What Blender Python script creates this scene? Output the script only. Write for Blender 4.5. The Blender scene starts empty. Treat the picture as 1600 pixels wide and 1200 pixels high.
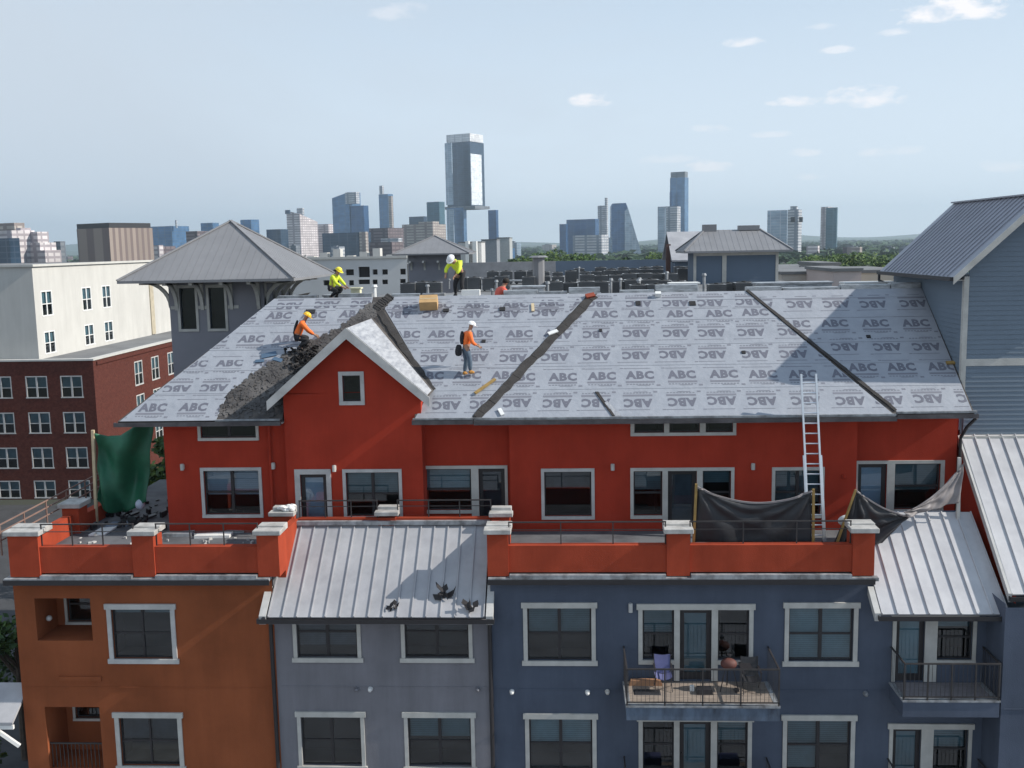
import bpy, bmesh, math, random
from mathutils import Vector, Matrix
R=math.radians
rnd=random.Random(7)
sc=bpy.context.scene
col=sc.collection

# ------------------------------------------------------------------ camera
CAM=Vector((0,-28.3,22.0)); F=1600.0
YAW=R(3.1); PIT=math.atan(216/1600); ROL=.0189
fw=Vector((-math.sin(YAW)*math.cos(PIT),math.cos(YAW)*math.cos(PIT),-math.sin(PIT)))
r0=Vector((math.cos(YAW),math.sin(YAW),0)); u0=r0.cross(fw)
rt=math.cos(ROL)*r0-math.sin(ROL)*u0; up=math.cos(ROL)*u0+math.sin(ROL)*r0
cd=bpy.data.cameras.new('camera'); cam=bpy.data.objects.new('camera',cd); col.objects.link(cam)
M=Matrix((rt,up,-fw)).transposed().to_4x4(); M.translation=CAM
cam.matrix_world=M; cd.sensor_width=36; cd.lens=36*F/1600; cd.clip_start=.5; cd.clip_end=40000
sc.camera=cam

# ------------------------------------------------------------------ light
SUN_E=35.0; SUN_A=-3.2          # elevation; angle of the azimuth from +X towards +Y
S=Vector((math.cos(R(SUN_E))*math.cos(R(SUN_A)),math.cos(R(SUN_E))*math.sin(R(SUN_A)),math.sin(R(SUN_E))))
sl=bpy.data.lights.new('sun','SUN'); sl.energy=5.0; sl.angle=R(.5); sl.color=(1,.94,.85)
so=bpy.data.objects.new('sun',sl); col.objects.link(so); so.rotation_euler=S.to_track_quat('Z','Y').to_euler()
sc.view_settings.view_transform='Standard'; sc.view_settings.look='None'
sc.view_settings.exposure=0.12; sc.view_settings.gamma=1
W=bpy.data.worlds.new('World'); sc.world=W; W.use_nodes=True
nt=W.node_tree; N=nt.nodes; L=nt.links
bg=N['Background']; bg.inputs[1].default_value=.145
sky=N.new('ShaderNodeTexSky'); sky.sky_type='NISHITA'; sky.sun_disc=False
sky.sun_elevation=R(SUN_E); sky.sun_rotation=R(90-SUN_A); sky.altitude=200; sky.air_density=1.0; sky.dust_density=.4; sky.ozone_density=2.0
def wm(op,a,b=None,c=None,clamp=False):
    n=N.new('ShaderNodeMath'); n.operation=op; n.use_clamp=clamp
    for i,v in enumerate((a,b,c)):
        if v is None: continue
        if isinstance(v,(int,float)): n.inputs[i].default_value=v
        else: L.new(v,n.inputs[i])
    return n.outputs[0]
tc=N.new('ShaderNodeTexCoord'); sp=N.new('ShaderNodeSeparateXYZ'); L.new(tc.outputs['Generated'],sp.inputs[0])
az=wm('ARCTAN2',sp.outputs[0],sp.outputs[1]); el=wm('ARCSINE',sp.outputs[2])
cv=N.new('ShaderNodeCombineXYZ'); L.new(az,cv.inputs[0]); L.new(wm('MULTIPLY',el,2.2),cv.inputs[1])
def wnoise(scale,detail,rough=.6,dist=0):
    n=N.new('ShaderNodeTexNoise'); n.inputs['Scale'].default_value=scale; n.inputs['Detail'].default_value=detail
    n.inputs['Roughness'].default_value=rough; n.inputs['Distortion'].default_value=dist; L.new(cv.outputs[0],n.inputs['Vector']); return n.outputs[0]
n1=wnoise(26,7,.65); n2=wnoise(2.3,5,.55,.6); n3=wnoise(70,4,.6)
# small cumulus puffs standing at fixed bearings (azimuth, elevation, half width, half height in degrees, strength)
def bearing(px,py):
    d=fw+rt*((px-800)/F)-up*((py-600)/F); d.normalize(); return math.atan2(d.x,d.y),math.asin(d.z)
puffs=[(1490,22,2.7,.95,.95),(1395,52,.8,.25,.5),(1162,68,1.1,.32,.62),(1308,79,.9,.25,.5),(928,160,1.25,.5,.85),(1345,156,2.6,.62,.8),(1228,160,1.3,.35,.7),
       (620,22,1.8,.55,.3),(1110,203,1.2,.3,.35),(1205,211,.9,.22,.35),(1262,240,.9,.28,.45),(1395,238,1.6,.4,.4),(1110,263,1.4,.4,.55),(1250,277,1.3,.3,.35),(1040,251,1.5,.3,.3),(1570,262,1.2,.4,.35),(1290,42,1.0,.25,.3),(860,299,.8,.25,.2)]
m=None
for px,py,w,h,s in puffs:
    a0,e0=bearing(px,py)
    dx=wm('DIVIDE',wm('SUBTRACT',az,a0),R(w)); de=wm('SUBTRACT',el,e0)
    dy=wm('MAXIMUM',wm('DIVIDE',de,R(h)),wm('DIVIDE',de,-R(h*.55)))   # flatter base
    r2=wm('ADD',wm('MULTIPLY',dx,dx),wm('MULTIPLY',dy,dy))
    v=wm('SUBTRACT',1.0,r2)
    v=wm('ADD',v,wm('MULTIPLY',wm('SUBTRACT',n1,.5),7.0))
    v=wm('MULTIPLY',wm('MULTIPLY',v,.75,clamp=True),s)
    # fade away from the bearing
    v=wm('MULTIPLY',v,wm('SUBTRACT',2.2,r2,clamp=True))
    m=v if m is None else wm('MAXIMUM',m,v)
# a broad thin veil, thicker to the left
veil=wm('ADD',wm('MULTIPLY',wm('SUBTRACT',n2,.42),2.0),wm('MULTIPLY',az,-.9),clamp=True)
lowband=wm('MULTIPLY',wm('SUBTRACT',.45,el,clamp=True),1.75)
veil=wm('MAXIMUM',wm('MULTIPLY',veil,.85),wm("ADD",.82,lowband,clamp=True))
veil=wm('MULTIPLY',veil,wm('GREATER_THAN',el,-.02))
def wmix(f,a,b):
    n=N.new('ShaderNodeMix'); n.data_type='RGBA'
    if isinstance(f,float): n.inputs[0].default_value=f
    else: L.new(f,n.inputs[0])
    for i,v in ((6,a),(7,b)):
        if isinstance(v,tuple): n.inputs[i].default_value=v
        else: L.new(v,n.inputs[i])
    return n.outputs[2]
vcol=wmix(wm('MULTIPLY',el,2.6,clamp=True),(5.6,6.25,6.8,1),(2.5,3.5,4.75,1))
vcol=wmix(wm('MULTIPLY',wm('ADD',wm('MULTIPLY',az,-1.6),wm('MULTIPLY',wm('SUBTRACT',n2,.45),2.6),clamp=True),.8),vcol,(4.1,4.6,5.2,1))
c1=wmix(veil,sky.outputs[0],vcol)
c2=wmix(m,c1,(7.0,6.8,6.9,1))
L.new(c2,bg.inputs[0])

# ------------------------------------------------------------------ pixel helpers (photo pixel at a known depth plane)
def ray(x,y): return fw+rt*((x-800)/F)-up*((y-600)/F)
def atY(x,y,Y):
    d=ray(x,y); return CAM+d*((Y-CAM.y)/d.y)
def atZ(x,y,Z):
    d=ray(x,y); return CAM+d*((Z-CAM.z)/d.z)

# ------------------------------------------------------------------ materials
MATS={}
def mat(name,c,rough=.8,var=.12,vs=1.5,bump=0.0,bs=30,metal=0,spec=.5,c2=None,vd=4,stretch=None,streak=0):
    if name in MATS: return MATS[name]
    m=bpy.data.materials.new(name); m.use_nodes=True; t=m.node_tree; n=t.nodes; l=t.links; p=n['Principled BSDF']
    p.inputs['Roughness'].default_value=rough; p.inputs['Metallic'].default_value=metal
    p.inputs['Specular IOR Level'].default_value=spec
    if c2 is None: c2=tuple(max(0,x*(1-var*2.2)) for x in c)
    tcd=n.new('ShaderNodeTexCoord'); mp=n.new('ShaderNodeMapping'); l.new(tcd.outputs['Object'],mp.inputs[0])
    if stretch: mp.inputs['Scale'].default_value=stretch
    no=n.new('ShaderNodeTexNoise'); no.inputs['Scale'].default_value=vs; no.inputs['Detail'].default_value=vd+3; no.inputs['Roughness'].default_value=.62
    l.new(mp.outputs[0],no.inputs['Vector'])
    rp=n.new('ShaderNodeValToRGB'); rp.color_ramp.elements[0].position=.3; rp.color_ramp.elements[1].position=.62
    rp.color_ramp.elements[0].color=(*c2,1); rp.color_ramp.elements[1].color=(*c,1)
    l.new(no.outputs[0],rp.inputs[0]); out=rp.outputs[0]
    if streak:
        mp2=n.new('ShaderNodeMapping'); mp2.inputs['Scale'].default_value=(1.1,1.1,.13); l.new(tcd.outputs['Object'],mp2.inputs[0])
        n4=n.new('ShaderNodeTexNoise'); n4.inputs['Scale'].default_value=1.3; n4.inputs['Detail'].default_value=8; n4.inputs['Roughness'].default_value=.7; l.new(mp2.outputs[0],n4.inputs['Vector'])
        r4=n.new('ShaderNodeMapRange'); r4.inputs[1].default_value=.30; r4.inputs[2].default_value=.66; r4.inputs[3].default_value=1-streak; r4.inputs[4].default_value=1.06; l.new(n4.outputs[0],r4.inputs[0])
        vm=n.new('ShaderNodeVectorMath'); vm.operation='SCALE'; l.new(out,vm.inputs[0]); l.new(r4.outputs[0],vm.inputs['Scale']); out=vm.outputs[0]
    l.new(out,p.inputs['Base Color'])
    if bump:
        b=n.new('ShaderNodeTexNoise'); b.inputs['Scale'].default_value=bs; b.inputs['Detail'].default_value=5; l.new(mp.outputs[0],b.inputs['Vector'])
        bn=n.new('ShaderNodeBump'); bn.inputs['Strength'].default_value=bump; bn.inputs['Distance'].default_value=.02; l.new(b.outputs[0],bn.inputs['Height']); l.new(bn.outputs[0],p.inputs['Normal'])
    MATS[name]=m; return m
def brickmat(name,c,mortar,c2,bw,bh,ms,rough=.8,offset=.5,metal=0,spec=.5,glassrough=None):
    """bricks / curtain-wall grid on walls: u runs along the wall (x+y), v is height"""
    if name in MATS: return MATS[name]
    m=bpy.data.materials.new(name); m.use_nodes=True; t=m.node_tree; n=t.nodes; l=t.links; p=n['Principled BSDF']
    tcd=n.new('ShaderNodeTexCoord'); s=n.new('ShaderNodeSeparateXYZ'); l.new(tcd.outputs['Object'],s.inputs[0])
    a=n.new('ShaderNodeMath'); a.operation='ADD'; l.new(s.outputs[0],a.inputs[0]); l.new(s.outputs[1],a.inputs[1])
    cb=n.new('ShaderNodeCombineXYZ'); l.new(a.outputs[0],cb.inputs[0]); l.new(s.outputs[2],cb.inputs[1])
    b=n.new('ShaderNodeTexBrick'); b.offset=offset; b.inputs['Scale'].default_value=1; b.inputs['Brick Width'].default_value=bw; b.inputs['Row Height'].default_value=bh
    b.inputs['Mortar Size'].default_value=ms; b.inputs['Mortar Smooth'].default_value=.3; b.inputs['Bias'].default_value=0
    b.inputs['Color1'].default_value=(*c,1); b.inputs['Color2'].default_value=(*c2,1); b.inputs['Mortar'].default_value=(*mortar,1)
    l.new(cb.outputs[0],b.inputs['Vector'])
    no=n.new('ShaderNodeTexNoise'); no.inputs['Scale'].default_value=.35/bh; no.inputs['Detail'].default_value=5; l.new(tcd.outputs['Object'],no.inputs['Vector'])
    mr=n.new('ShaderNodeMapRange'); mr.inputs[1].default_value=.3; mr.inputs[2].default_value=.7; mr.inputs[3].default_value=.78; mr.inputs[4].default_value=1.12; l.new(no.outputs[0],mr.inputs[0])
    mx=n.new('ShaderNodeVectorMath'); mx.operation='SCALE'; l.new(b.outputs[0],mx.inputs[0]); l.new(mr.outputs[0],mx.inputs['Scale'])
    l.new(mx.outputs[0],p.inputs['Base Color']); p.inputs['Roughness'].default_value=rough; p.inputs['Metallic'].default_value=metal; p.inputs['Specular IOR Level'].default_value=spec
    if glassrough is not None:
        r=n.new('ShaderNodeMapRange'); r.inputs[3].default_value=glassrough; r.inputs[4].default_value=rough; l.new(b.outputs['Fac'],r.inputs[0]); l.new(r.outputs[0],p.inputs['Roughness'])
    MATS[name]=m; return m
def glassmat(name,tint,f=.12):
    m=bpy.data.materials.new(name); m.use_nodes=True; t=m.node_tree; n=t.nodes; l=t.links; n.remove(n['Principled BSDF'])
    o=n['Material Output']; tr=n.new('ShaderNodeBsdfTransparent'); tr.inputs[0].default_value=(*tint,1)
    g=n.new('ShaderNodeBsdfGlossy'); g.inputs['Roughness'].default_value=.02; g.inputs[0].default_value=(.9,.95,1,1)
    no=n.new('ShaderNodeTexNoise'); no.inputs['Scale'].default_value=1.1; bn=n.new('ShaderNodeBump'); bn.inputs['Strength'].default_value=.05; l.new(no.outputs[0],bn.inputs['Height']); l.new(bn.outputs[0],g.inputs['Normal'])
    lw=n.new('ShaderNodeFresnel'); lw.inputs[0].default_value=1.55; ad=n.new('ShaderNodeMath'); ad.operation='ADD'; ad.inputs[1].default_value=f-.04; l.new(lw.outputs[0],ad.inputs[0])
    mx=n.new('ShaderNodeMixShader'); l.new(ad.outputs[0],mx.inputs[0]); l.new(tr.outputs[0],mx.inputs[1]); l.new(g.outputs[0],mx.inputs[2]); l.new(mx.outputs[0],o.inputs[0])
    MATS[name]=m; return m

m_red=mat('red_stucco',(.41,.046,.024),.9,.10,.7,.35,45,spec=.15,streak=.14)
m_red2=mat('orange_parapet_stucco',(.39,.064,.030),.9,.12,.9,.4,45,spec=.15,streak=.2)
m_orange=mat('orange_stucco',(.305,.092,.038),.9,.14,.35,.4,45,spec=.15,streak=.14)
m_blue=mat('blue_stucco',(.092,.112,.155),.9,.12,.5,.4,45,spec=.2,streak=.14)
m_gray=mat('gray_stucco',(.215,.213,.235),.9,.08,.5,.4,45,spec=.2,streak=.18)
m_towergray=mat('tower_gray_stucco',(.25,.25,.28),.9,.06,.5,.3,40)
m_trim=mat('cream_trim',(.52,.51,.475),.7,.10,2,.1,30)
m_trimw=mat('white_trim',(.52,.515,.50),.7,.12,2,.1,30)
m_bronze=mat('dark_bronze',(.025,.023,.026),.5,.1,3)
m_gutter=mat('gutter_bronze',(.045,.04,.045),.45,.2,2,c2=(.10,.095,.10))
m_rail=mat('railing_metal',(.05,.045,.045),.5,.2,3)
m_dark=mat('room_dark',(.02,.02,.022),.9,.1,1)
m_blind=mat('window_blind',(.20,.30,.345),.8,.1,2)
m_blindw=mat('white_blind',(.55,.63,.75),.8,.05,2)
m_blindd=mat('dark_blind',(.07,.08,.10),.8,.2,2)
m_glass=glassmat('window_glass',(.62,.72,.76),.08)
m_seam=mat('standing_seam_metal',(.40,.40,.415),.5,.06,.8,.12,3,c2=(.32,.32,.34),streak=.16)
m_seambright=mat('bright_seam_metal',(.50,.50,.515),.55,.06,.8,.12,3,c2=(.41,.41,.43),streak=.12)
m_seamdark=mat('gray_seam_metal',(.225,.225,.235),.5,.06,.8,.05,6,metal=.0)
m_seamdarker=mat('charcoal_seam_metal',(.32,.33,.375),.5,.06,.8,.05,6,metal=.2)
m_copping=mat('coping_metal',(.52,.54,.56),.4,.25,3,metal=.3,c2=(.2,.21,.22),stretch=(1,1,4))
m_flash=mat('stained_flashing',(.36,.38,.40),.55,.2,2.5,metal=.2,c2=(.12,.12,.125),stretch=(1.5,1,1))
m_under=mat('roof_underlayment',(.315,.335,.375),.7,.03,1.6,.9,5,c2=(.268,.286,.325))
m_underw=mat('white_underlayment',(.42,.43,.45),.6,.03,2.5,.6,6,c2=(.22,.23,.26),stretch=(3,.6,3))
m_ink=mat('underlayment_ink',(.135,.14,.175),.8,.05,3)
m_inkl=mat('underlayment_faint_ink',(.19,.195,.23),.8,.05,3)
m_deck=mat('old_roof_deck',(.10,.088,.08),.95,.2,2.2,.8,12,c2=(.03,.028,.03))
m_shingle=mat('torn_shingle',(.115,.108,.105),.95,.2,1.2,.6,20,c2=(.03,.028,.03))
m_strip=mat('dark_strip_felt',(.050,.046,.044),.95,.2,3,.7,15,c2=(.03,.027,.026))
m_membrane=mat('roof_membrane',(.19,.195,.20),.85,.15,.15,c2=(.11,.11,.115))
m_deckfloor=mat('terrace_floor',(.13,.135,.145),.8,.2,.8,c2=(.05,.052,.06))
m_cap=mat('stone_cap',(.50,.49,.47),.8,.12,3,.1,20,c2=(.30,.29,.275),streak=.2)
m_siding=mat('blue_gray_siding',(.155,.20,.25),.7,.05,.5,.05,20)
m_sidingd=mat('slate_siding',(.11,.15,.205),.7,.05,.5,.05,20)
m_wood=mat('lumber_post',(.34,.22,.07),.8,.15,4)
m_woodp=mat('pale_lumber',(.62,.50,.32),.8,.1,4)
m_tarp=mat('black_tarp',(.028,.029,.034),.55,.2,1.5,.5,5)
m_tarpg=mat('grey_tarp',(.27,.245,.245),.6,.2,1.5,.3,5)
m_green=mat('green_tarp',(.018,.15,.078),.55,.2,1.2,.4,4,c2=(.010,.085,.045))
m_alu=mat('ladder_aluminium',(.70,.72,.75),.3,.05,2,metal=.6)
m_card=mat('cardboard',(.52,.33,.15),.85,.1,3)
m_acbody=mat('condenser_body',(.12,.125,.13),.5,.3,.25,c2=(.035,.036,.04))
m_acgrille=mat('condenser_grille',(.02,.02,.02),.6,.2,3)
m_actop=mat('condenser_top',(.34,.345,.35),.5,.2,1)
m_white=mat('white_paint',(.78,.78,.76),.6,.05,2)
m_brick=brickmat('dark_red_brick',(.095,.024,.018),(.10,.05,.04),(.12,.032,.024),.22,.075,.012,spec=.12)
m_brickside=m_brick
m_cream=mat('cream_render',(.555,.545,.515),.9,.05,.2,spec=.1,streak=.06)
m_greyr=m_cream
m_deckwood=mat('balcony_boards',(.30,.245,.20),.85,.2,2.5,c2=(.17,.14,.12),stretch=(1,6,1))

# ------------------------------------------------------------------ mesh builder
ORG={}
def tag(o,label=None,cat=None,group=None,kind=None):
    if label: o['label']=label
    if cat: o['category']=cat
    if group: o['group']=group
    if kind: o['kind']=kind
    return o
def thing(name,label,cat,loc=(0,0,0),group=None,rz=0):
    o=bpy.data.objects.new(name,None); col.objects.link(o); o.location=loc; o.rotation_euler=(0,0,rz); o.empty_display_size=.3
    ORG[o.name]=Vector(loc); return tag(o,label,cat,group)
class MB:
    def __init__(s): s.v=[]; s.f=[]
    def face(s,*ps):
        i=len(s.v); s.v+= [tuple(p) for p in ps]; s.f.append(tuple(range(i,i+len(ps)))); return s
    def hexa(s,p):   # 8 points: bottom 4 ccw, top 4 ccw
        i=len(s.v); s.v+=[tuple(q) for q in p]
        for f in ((3,2,1,0),(4,5,6,7),(0,1,5,4),(1,2,6,5),(2,3,7,6),(3,0,4,7)): s.f.append(tuple(i+k for k in f))
        return s
    def box(s,x0,x1,y0,y1,z0,z1):
        return s.hexa([(x0,y0,z0),(x1,y0,z0),(x1,y1,z0),(x0,y1,z0),(x0,y0,z1),(x1,y0,z1),(x1,y1,z1),(x0,y1,z1)])
    def beam(s,a,b,w,h,upv=(0,0,1)):
        a=Vector(a); b=Vector(b); d=(b-a).normalized(); sd=d.cross(Vector(upv)); 
        if sd.length<1e-4: sd=d.cross(Vector((0,1,0)))
        sd.normalize(); u=sd.cross(d).normalized(); sd*=w/2; u*=h/2
        return s.hexa([a-sd-u,a+sd-u,b+sd-u,b-sd-u,a-sd+u,a+sd+u,b+sd+u,b-sd+u])
    def tube(s,a,b,r,n=8,r2=None,cap=True):
        a=Vector(a); b=Vector(b); r2=r if r2 is None else r2; d=(b-a).normalized(); x=d.orthogonal().normalized(); y=d.cross(x); i=len(s.v)
        for k in range(n):
            t=2*math.pi*k/n; o=x*math.cos(t)+y*math.sin(t); s.v.append(tuple(a+o*r)); s.v.append(tuple(b+o*r2))
        for k in range(n):
            q=(k+1)%n; s.f.append((i+2*k,i+2*q,i+2*q+1,i+2*k+1))
        if cap:
            s.f.append(tuple(i+2*k for k in range(n))[::-1]); s.f.append(tuple(i+2*k+1 for k in range(n)))
        return s
    def prism(s,poly,vec):
        i=len(s.v); n=len(poly); v=Vector(vec); s.v+=[tuple(p) for p in poly]; s.v+=[tuple(Vector(p)+v) for p in poly]
        s.f.append(tuple(range(i,i+n))[::-1]); s.f.append(tuple(range(i+n,i+2*n)))
        for k in range(n):
            q=(k+1)%n; s.f.append((i+k,i+q,i+n+q,i+n+k))
        return s
    def ball(s,c,r,n=8,sz=(1,1,1),jit=0):
        bm=bmesh.new(); bmesh.ops.create_icosphere(bm,subdivisions=2 if n<=8 else 3,radius=r); i=len(s.v)
        for v in bm.verts:
            k=1+jit*(rnd.random()-.5); s.v.append((c[0]+v.co.x*sz[0]*k,c[1]+v.co.y*sz[1]*k,c[2]+v.co.z*sz[2]*k))
        for f in bm.faces: s.f.append(tuple(i+v.index for v in f.verts))
        bm.free(); return s
    def grid(s,fn,nu,nv):
        i=len(s.v)
        for a in range(nu+1):
            for b in range(nv+1): s.v.append(tuple(fn(a/nu,b/nv)))
        for a in range(nu):
            for b in range(nv):
                k=i+a*(nv+1)+b; s.f.append((k,k+nv+1,k+nv+2,k+1))
        return s
    def build(s,name,mt,parent=None,smooth=False,label=None,org=None,fix=True,bevel=0):
        if org is None:
            if parent is not None: org=ORG[parent.name]
            else:
                xs=[p[0] for p in s.v]; ys=[p[1] for p in s.v]; org=Vector(((min(xs)+max(xs))/2,(min(ys)+max(ys))/2,min(p[2] for p in s.v)))
        me=bpy.data.meshes.new(name); me.from_pydata([(Vector(p)-org)[:] for p in s.v],[],s.f)
        if fix:
            bm=bmesh.new(); bm.from_mesh(me); bmesh.ops.recalc_face_normals(bm,faces=bm.faces); bm.to_mesh(me); bm.free()
        for p in me.polygons: p.use_smooth=smooth
        me.materials.append(mt); o=bpy.data.objects.new(name,me); col.objects.link(o)
        if parent is not None: o.parent=parent; ORG[o.name]=org
        else: o.location=org; ORG[o.name]=Vector(org)
        if label: o['label']=label
        if bevel:
            b=o.modifiers.new('b','BEVEL'); b.width=bevel; b.segments=1
        return o
def wall_holes(mb,x0,x1,z0,z1,y,holes,th=.22):
    """front wall at y with openings and their reveals; holes (x0,x1,z0,z1)"""
    xs=sorted({x0,x1,*[v for h in holes for v in h[:2]]}); zs=sorted({z0,z1,*[v for h in holes for v in h[2:4]]})
    xs=[x for x in xs if x0<=x<=x1]; zs=[z for z in zs if z0<=z<=z1]
    for i in range(len(xs)-1):
        for j in range(len(zs)-1):
            cx=(xs[i]+xs[i+1])/2; cz=(zs[j]+zs[j+1])/2
            if any(h[0]<cx<h[1] and h[2]<cz<h[3] for h in holes): continue
            mb.face((xs[i],y,zs[j]),(xs[i+1],y,zs[j]),(xs[i+1],y,zs[j+1]),(xs[i],y,zs[j+1]))
    for h in holes:
        a,b,c,d=h[:4]; t=h[4] if len(h)>4 else th; d=min(d,z1); c=max(c,z0)
        mb.face((a,y,c),(a,y+t,c),(a,y+t,d),(a,y,d)); mb.face((b,y,c),(b,y,d),(b,y+t,d),(b,y+t,c))
        mb.face((a,y,c),(b,y,c),(b,y+t,c),(a,y+t,c)); mb.face((a,y,d),(a,y+t,d),(b,y+t,d),(b,y,d))

# ------------------------------------------------------------------ windows
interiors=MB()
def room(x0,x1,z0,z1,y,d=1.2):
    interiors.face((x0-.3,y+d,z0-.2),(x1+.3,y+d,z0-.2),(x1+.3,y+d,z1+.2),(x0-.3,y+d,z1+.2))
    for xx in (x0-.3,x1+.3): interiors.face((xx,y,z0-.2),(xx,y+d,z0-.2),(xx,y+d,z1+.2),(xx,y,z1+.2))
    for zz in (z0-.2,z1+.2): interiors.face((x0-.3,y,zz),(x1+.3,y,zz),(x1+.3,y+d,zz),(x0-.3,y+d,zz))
def window(par,x0,x1,z0,z1,y,t=.1,head=0,sill=0,cols=2,rail=.5,units=None,blind=None,mt=None,door=None,mull=.09,proud=.045,trimless=False):
    """trim outside x0..x1,z0..z1 ; units: list of (x0,x1,kind,z0) openings inside. returns holes"""
    fr=MB(); hd=head or t; sl_=sill or t
    if units is None: units=[(x0+t,x1-t,'w',z0+sl_)]
    holes=[(u[0],u[1],u[3],z1-hd) for u in units]
    zb=z0
    yf=y-proud
    # trim pieces butt each other
    fr.box(x0-(.05 if head else 0),x1+(.05 if head else 0),yf-(.02 if head else 0),y+.03,z1-hd,z1)
    edges=[x0]+[v for u in units for v in u[:2]]+[x1]
    for i in range(0,len(edges),2):
        lo=z0+ (sl_ if i in (0,len(edges)-2) else 0)
        if i==0 and units[0][2]=='d': lo=units[0][3]
        if i==len(edges)-2 and units[-1][2]=='d': lo=units[-1][3]
        ds=[units[k][3] for k in ((i//2)-1,(i//2)) if 0<=k<len(units) and units[k][2]=='d']
        if ds: lo=min(ds)
        elif 0<i<len(edges)-2: lo=z0+sl_
        fr.box(edges[i],edges[i+1],yf,y+.03,lo,z1-hd)
    ws=[u for u in units if u[2]!='d']
    # sills under the runs of windows
    if not any(u[2]=='d' for u in units):
        fr.box(x0-(.05 if sill>t else 0),x1+(.05 if sill>t else 0),yf-.02,y+.03,z0,z0+sl_)
    else:
        for k,u in enumerate(units):
            if u[2]!='d':
                a=x0 if k==0 else u[0]; b=x1 if k==len(units)-1 else u[1]
                fr.box(a,b,yf-.02,y+.03,z0,z0+sl_)
    f=fr.build('window' if any(u[2]!='d' for u in units) else 'door_surround',mt or m_trim,par)
    for k,u in enumerate(units):
        a,b,kd,lo=u; hi=z1-hd; yy=y+.08
        if kd=='d':
            s=MB(); w=b-a; st=w*.15
            s.box(a,a+st,yy,yy+.05,lo,hi); s.box(b-st,b,yy,yy+.05,lo,hi); s.box(a+st,b-st,yy,yy+.05,hi-st,hi); s.box(a+st,b-st,yy,yy+.05,lo,lo+st*1.6)
            s.box(a+st*.35,a+st*.6,yy-.05,yy,lo+.95,lo+1.12)
            s.build('door',m_bronze,f)
            g=MB(); g.face((a+st,yy+.02,lo+st*1.6),(b-st,yy+.02,lo+st*1.6),(b-st,yy+.02,hi-st),(a+st,yy+.02,hi-st)); g.build('pane',m_glass,f)
            bl=blind[k] if blind else 'w'
            if bl: 
                q=MB(); q.face((a+st,yy+.045,lo+.1),(b-st,yy+.045,lo+.1),(b-st,yy+.045,hi-st),(a+st,yy+.045,hi-st)); q.build('door_shade',{'w':m_blindw,'g':m_blind,'d':m_blindd}[bl],f)
        else:
            s=MB(); ft=.045
            s.box(a,b,yy,yy+.05,hi-ft,hi); s.box(a,b,yy,yy+.05,lo,lo+ft); s.box(a,a+ft,yy,yy+.05,lo+ft,hi-ft); s.box(b-ft,b,yy,yy+.05,lo+ft,hi-ft)
            cc=cols if len(units)==1 else 1; ww=(b-a)
            for c in range(1,cc):
                xm=a+ww*c/cc; s.box(xm-mull/2,xm+mull/2,yy-.01,yy+.05,lo+ft,hi-ft)
            if rail: 
                zr=lo+(hi-lo)*rail
                if cc==2: s.box(a+ft,a+ww/2-mull/2,yy,yy+.05,zr-.03,zr+.03); s.box(a+ww/2+mull/2,b-ft,yy,yy+.05,zr-.03,zr+.03)
                else: s.box(a+ft,b-ft,yy,yy+.05,zr-.03,zr+.03)
            s.build('sash',m_bronze,f)
            g=MB(); g.face((a+ft,yy+.02,lo+ft),(b-ft,yy+.02,lo+ft),(b-ft,yy+.02,hi-ft),(a+ft,yy+.02,hi-ft)); g.build('pane',m_glass,f)
            bl=blind[k] if blind else None
            if bl:
                q=MB()
                for c in range(cc):
                    xa=a+ww*c/cc+.03; xb=a+ww*(c+1)/cc-.03
                    item=bl[c] if isinstance(bl,(list,tuple)) and isinstance(bl[0],(list,tuple)) else bl
                    kd2,fr_=item
                    zb_=hi-(hi-lo)*fr_
                    nsl=max(2,int((hi-zb_)/.06)); 
                    for q_ in range(nsl):
                        z_a=zb_+(hi-zb_)*q_/nsl; z_b=zb_+(hi-zb_)*(q_+1)/nsl
                        q.face((xa,yy+.145,z_a),(xb,yy+.145,z_a),(xb,yy+.135,z_b),(xa,yy+.135,z_b))
                kd2=(bl[0] if isinstance(bl[0],str) else bl[0][0])
                q.build('blind',{'w':m_blindw,'g':m_blind,'d':m_blindd}[kd2],f)
        room(a,b,lo,hi,y+.22)
    return holes

# ================================================================== SETTING
def struct(o): o['kind']='structure'; return o
g=MB()
def terr(u,v):
    x=-14000+28000*u; y=-600+19000*v; return (x,y,0)
g.grid(terr,8,8)
m_ground=mat('ground_cover',(.060,.062,.048),.95,.2,.02,c2=(.03,.036,.024))
struct(g.build('ground',m_ground))
# asphalt service road by the left end of the building
m_asph=mat('asphalt',(.055,.056,.06),.95,.15,1,.3,30)
struct(MB().box(-36,-20.5,-14,58,.004,.02).build('road',m_asph))
struct(MB().box(-20.5,-17.2,-14,58,.004,.14).build('pavement',mat('concrete_path',(.30,.29,.27),.9,.15,1,.2,20)))
struct(MB().box(-60,60,-70,-3,.004,.03).build('unseen_bounce_paving',mat('bounce_paving_grey',(.24,.24,.25),.9,.15,.4)))  # unseen paving added to grey the window reflections and bounced light
struct(MB().box(-78,-36,-14,58,.004,.018).build('parking_area',m_asph))
# far ridge
m_hill=mat('wooded_hills',(.045,.07,.035),1,.2,.002,c2=(.03,.05,.03))
def hills(y0,h,name,amp,seed):
    rr=random.Random(seed); ph=[(rr.uniform(.0003,.004),rr.uniform(0,6.3),rr.random()) for _ in range(12)]
    def fn(u,v):
        x=-9000+18000*u; hh=h*(.75+amp*sum(w*math.sin(f*x+p) for f,p,w in ph)/6)
        prof=math.sin(math.pi*min(1,v*1.0))
        return (x,y0+1600*v,max(0,hh)*prof-.5)
    b=MB(); b.grid(fn,160,8); return struct(b.build(name,m_hill,smooth=True))
hills(8200,95,'hills',.8,3); hills(6200,40,'near_hills',.9,5)

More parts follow.
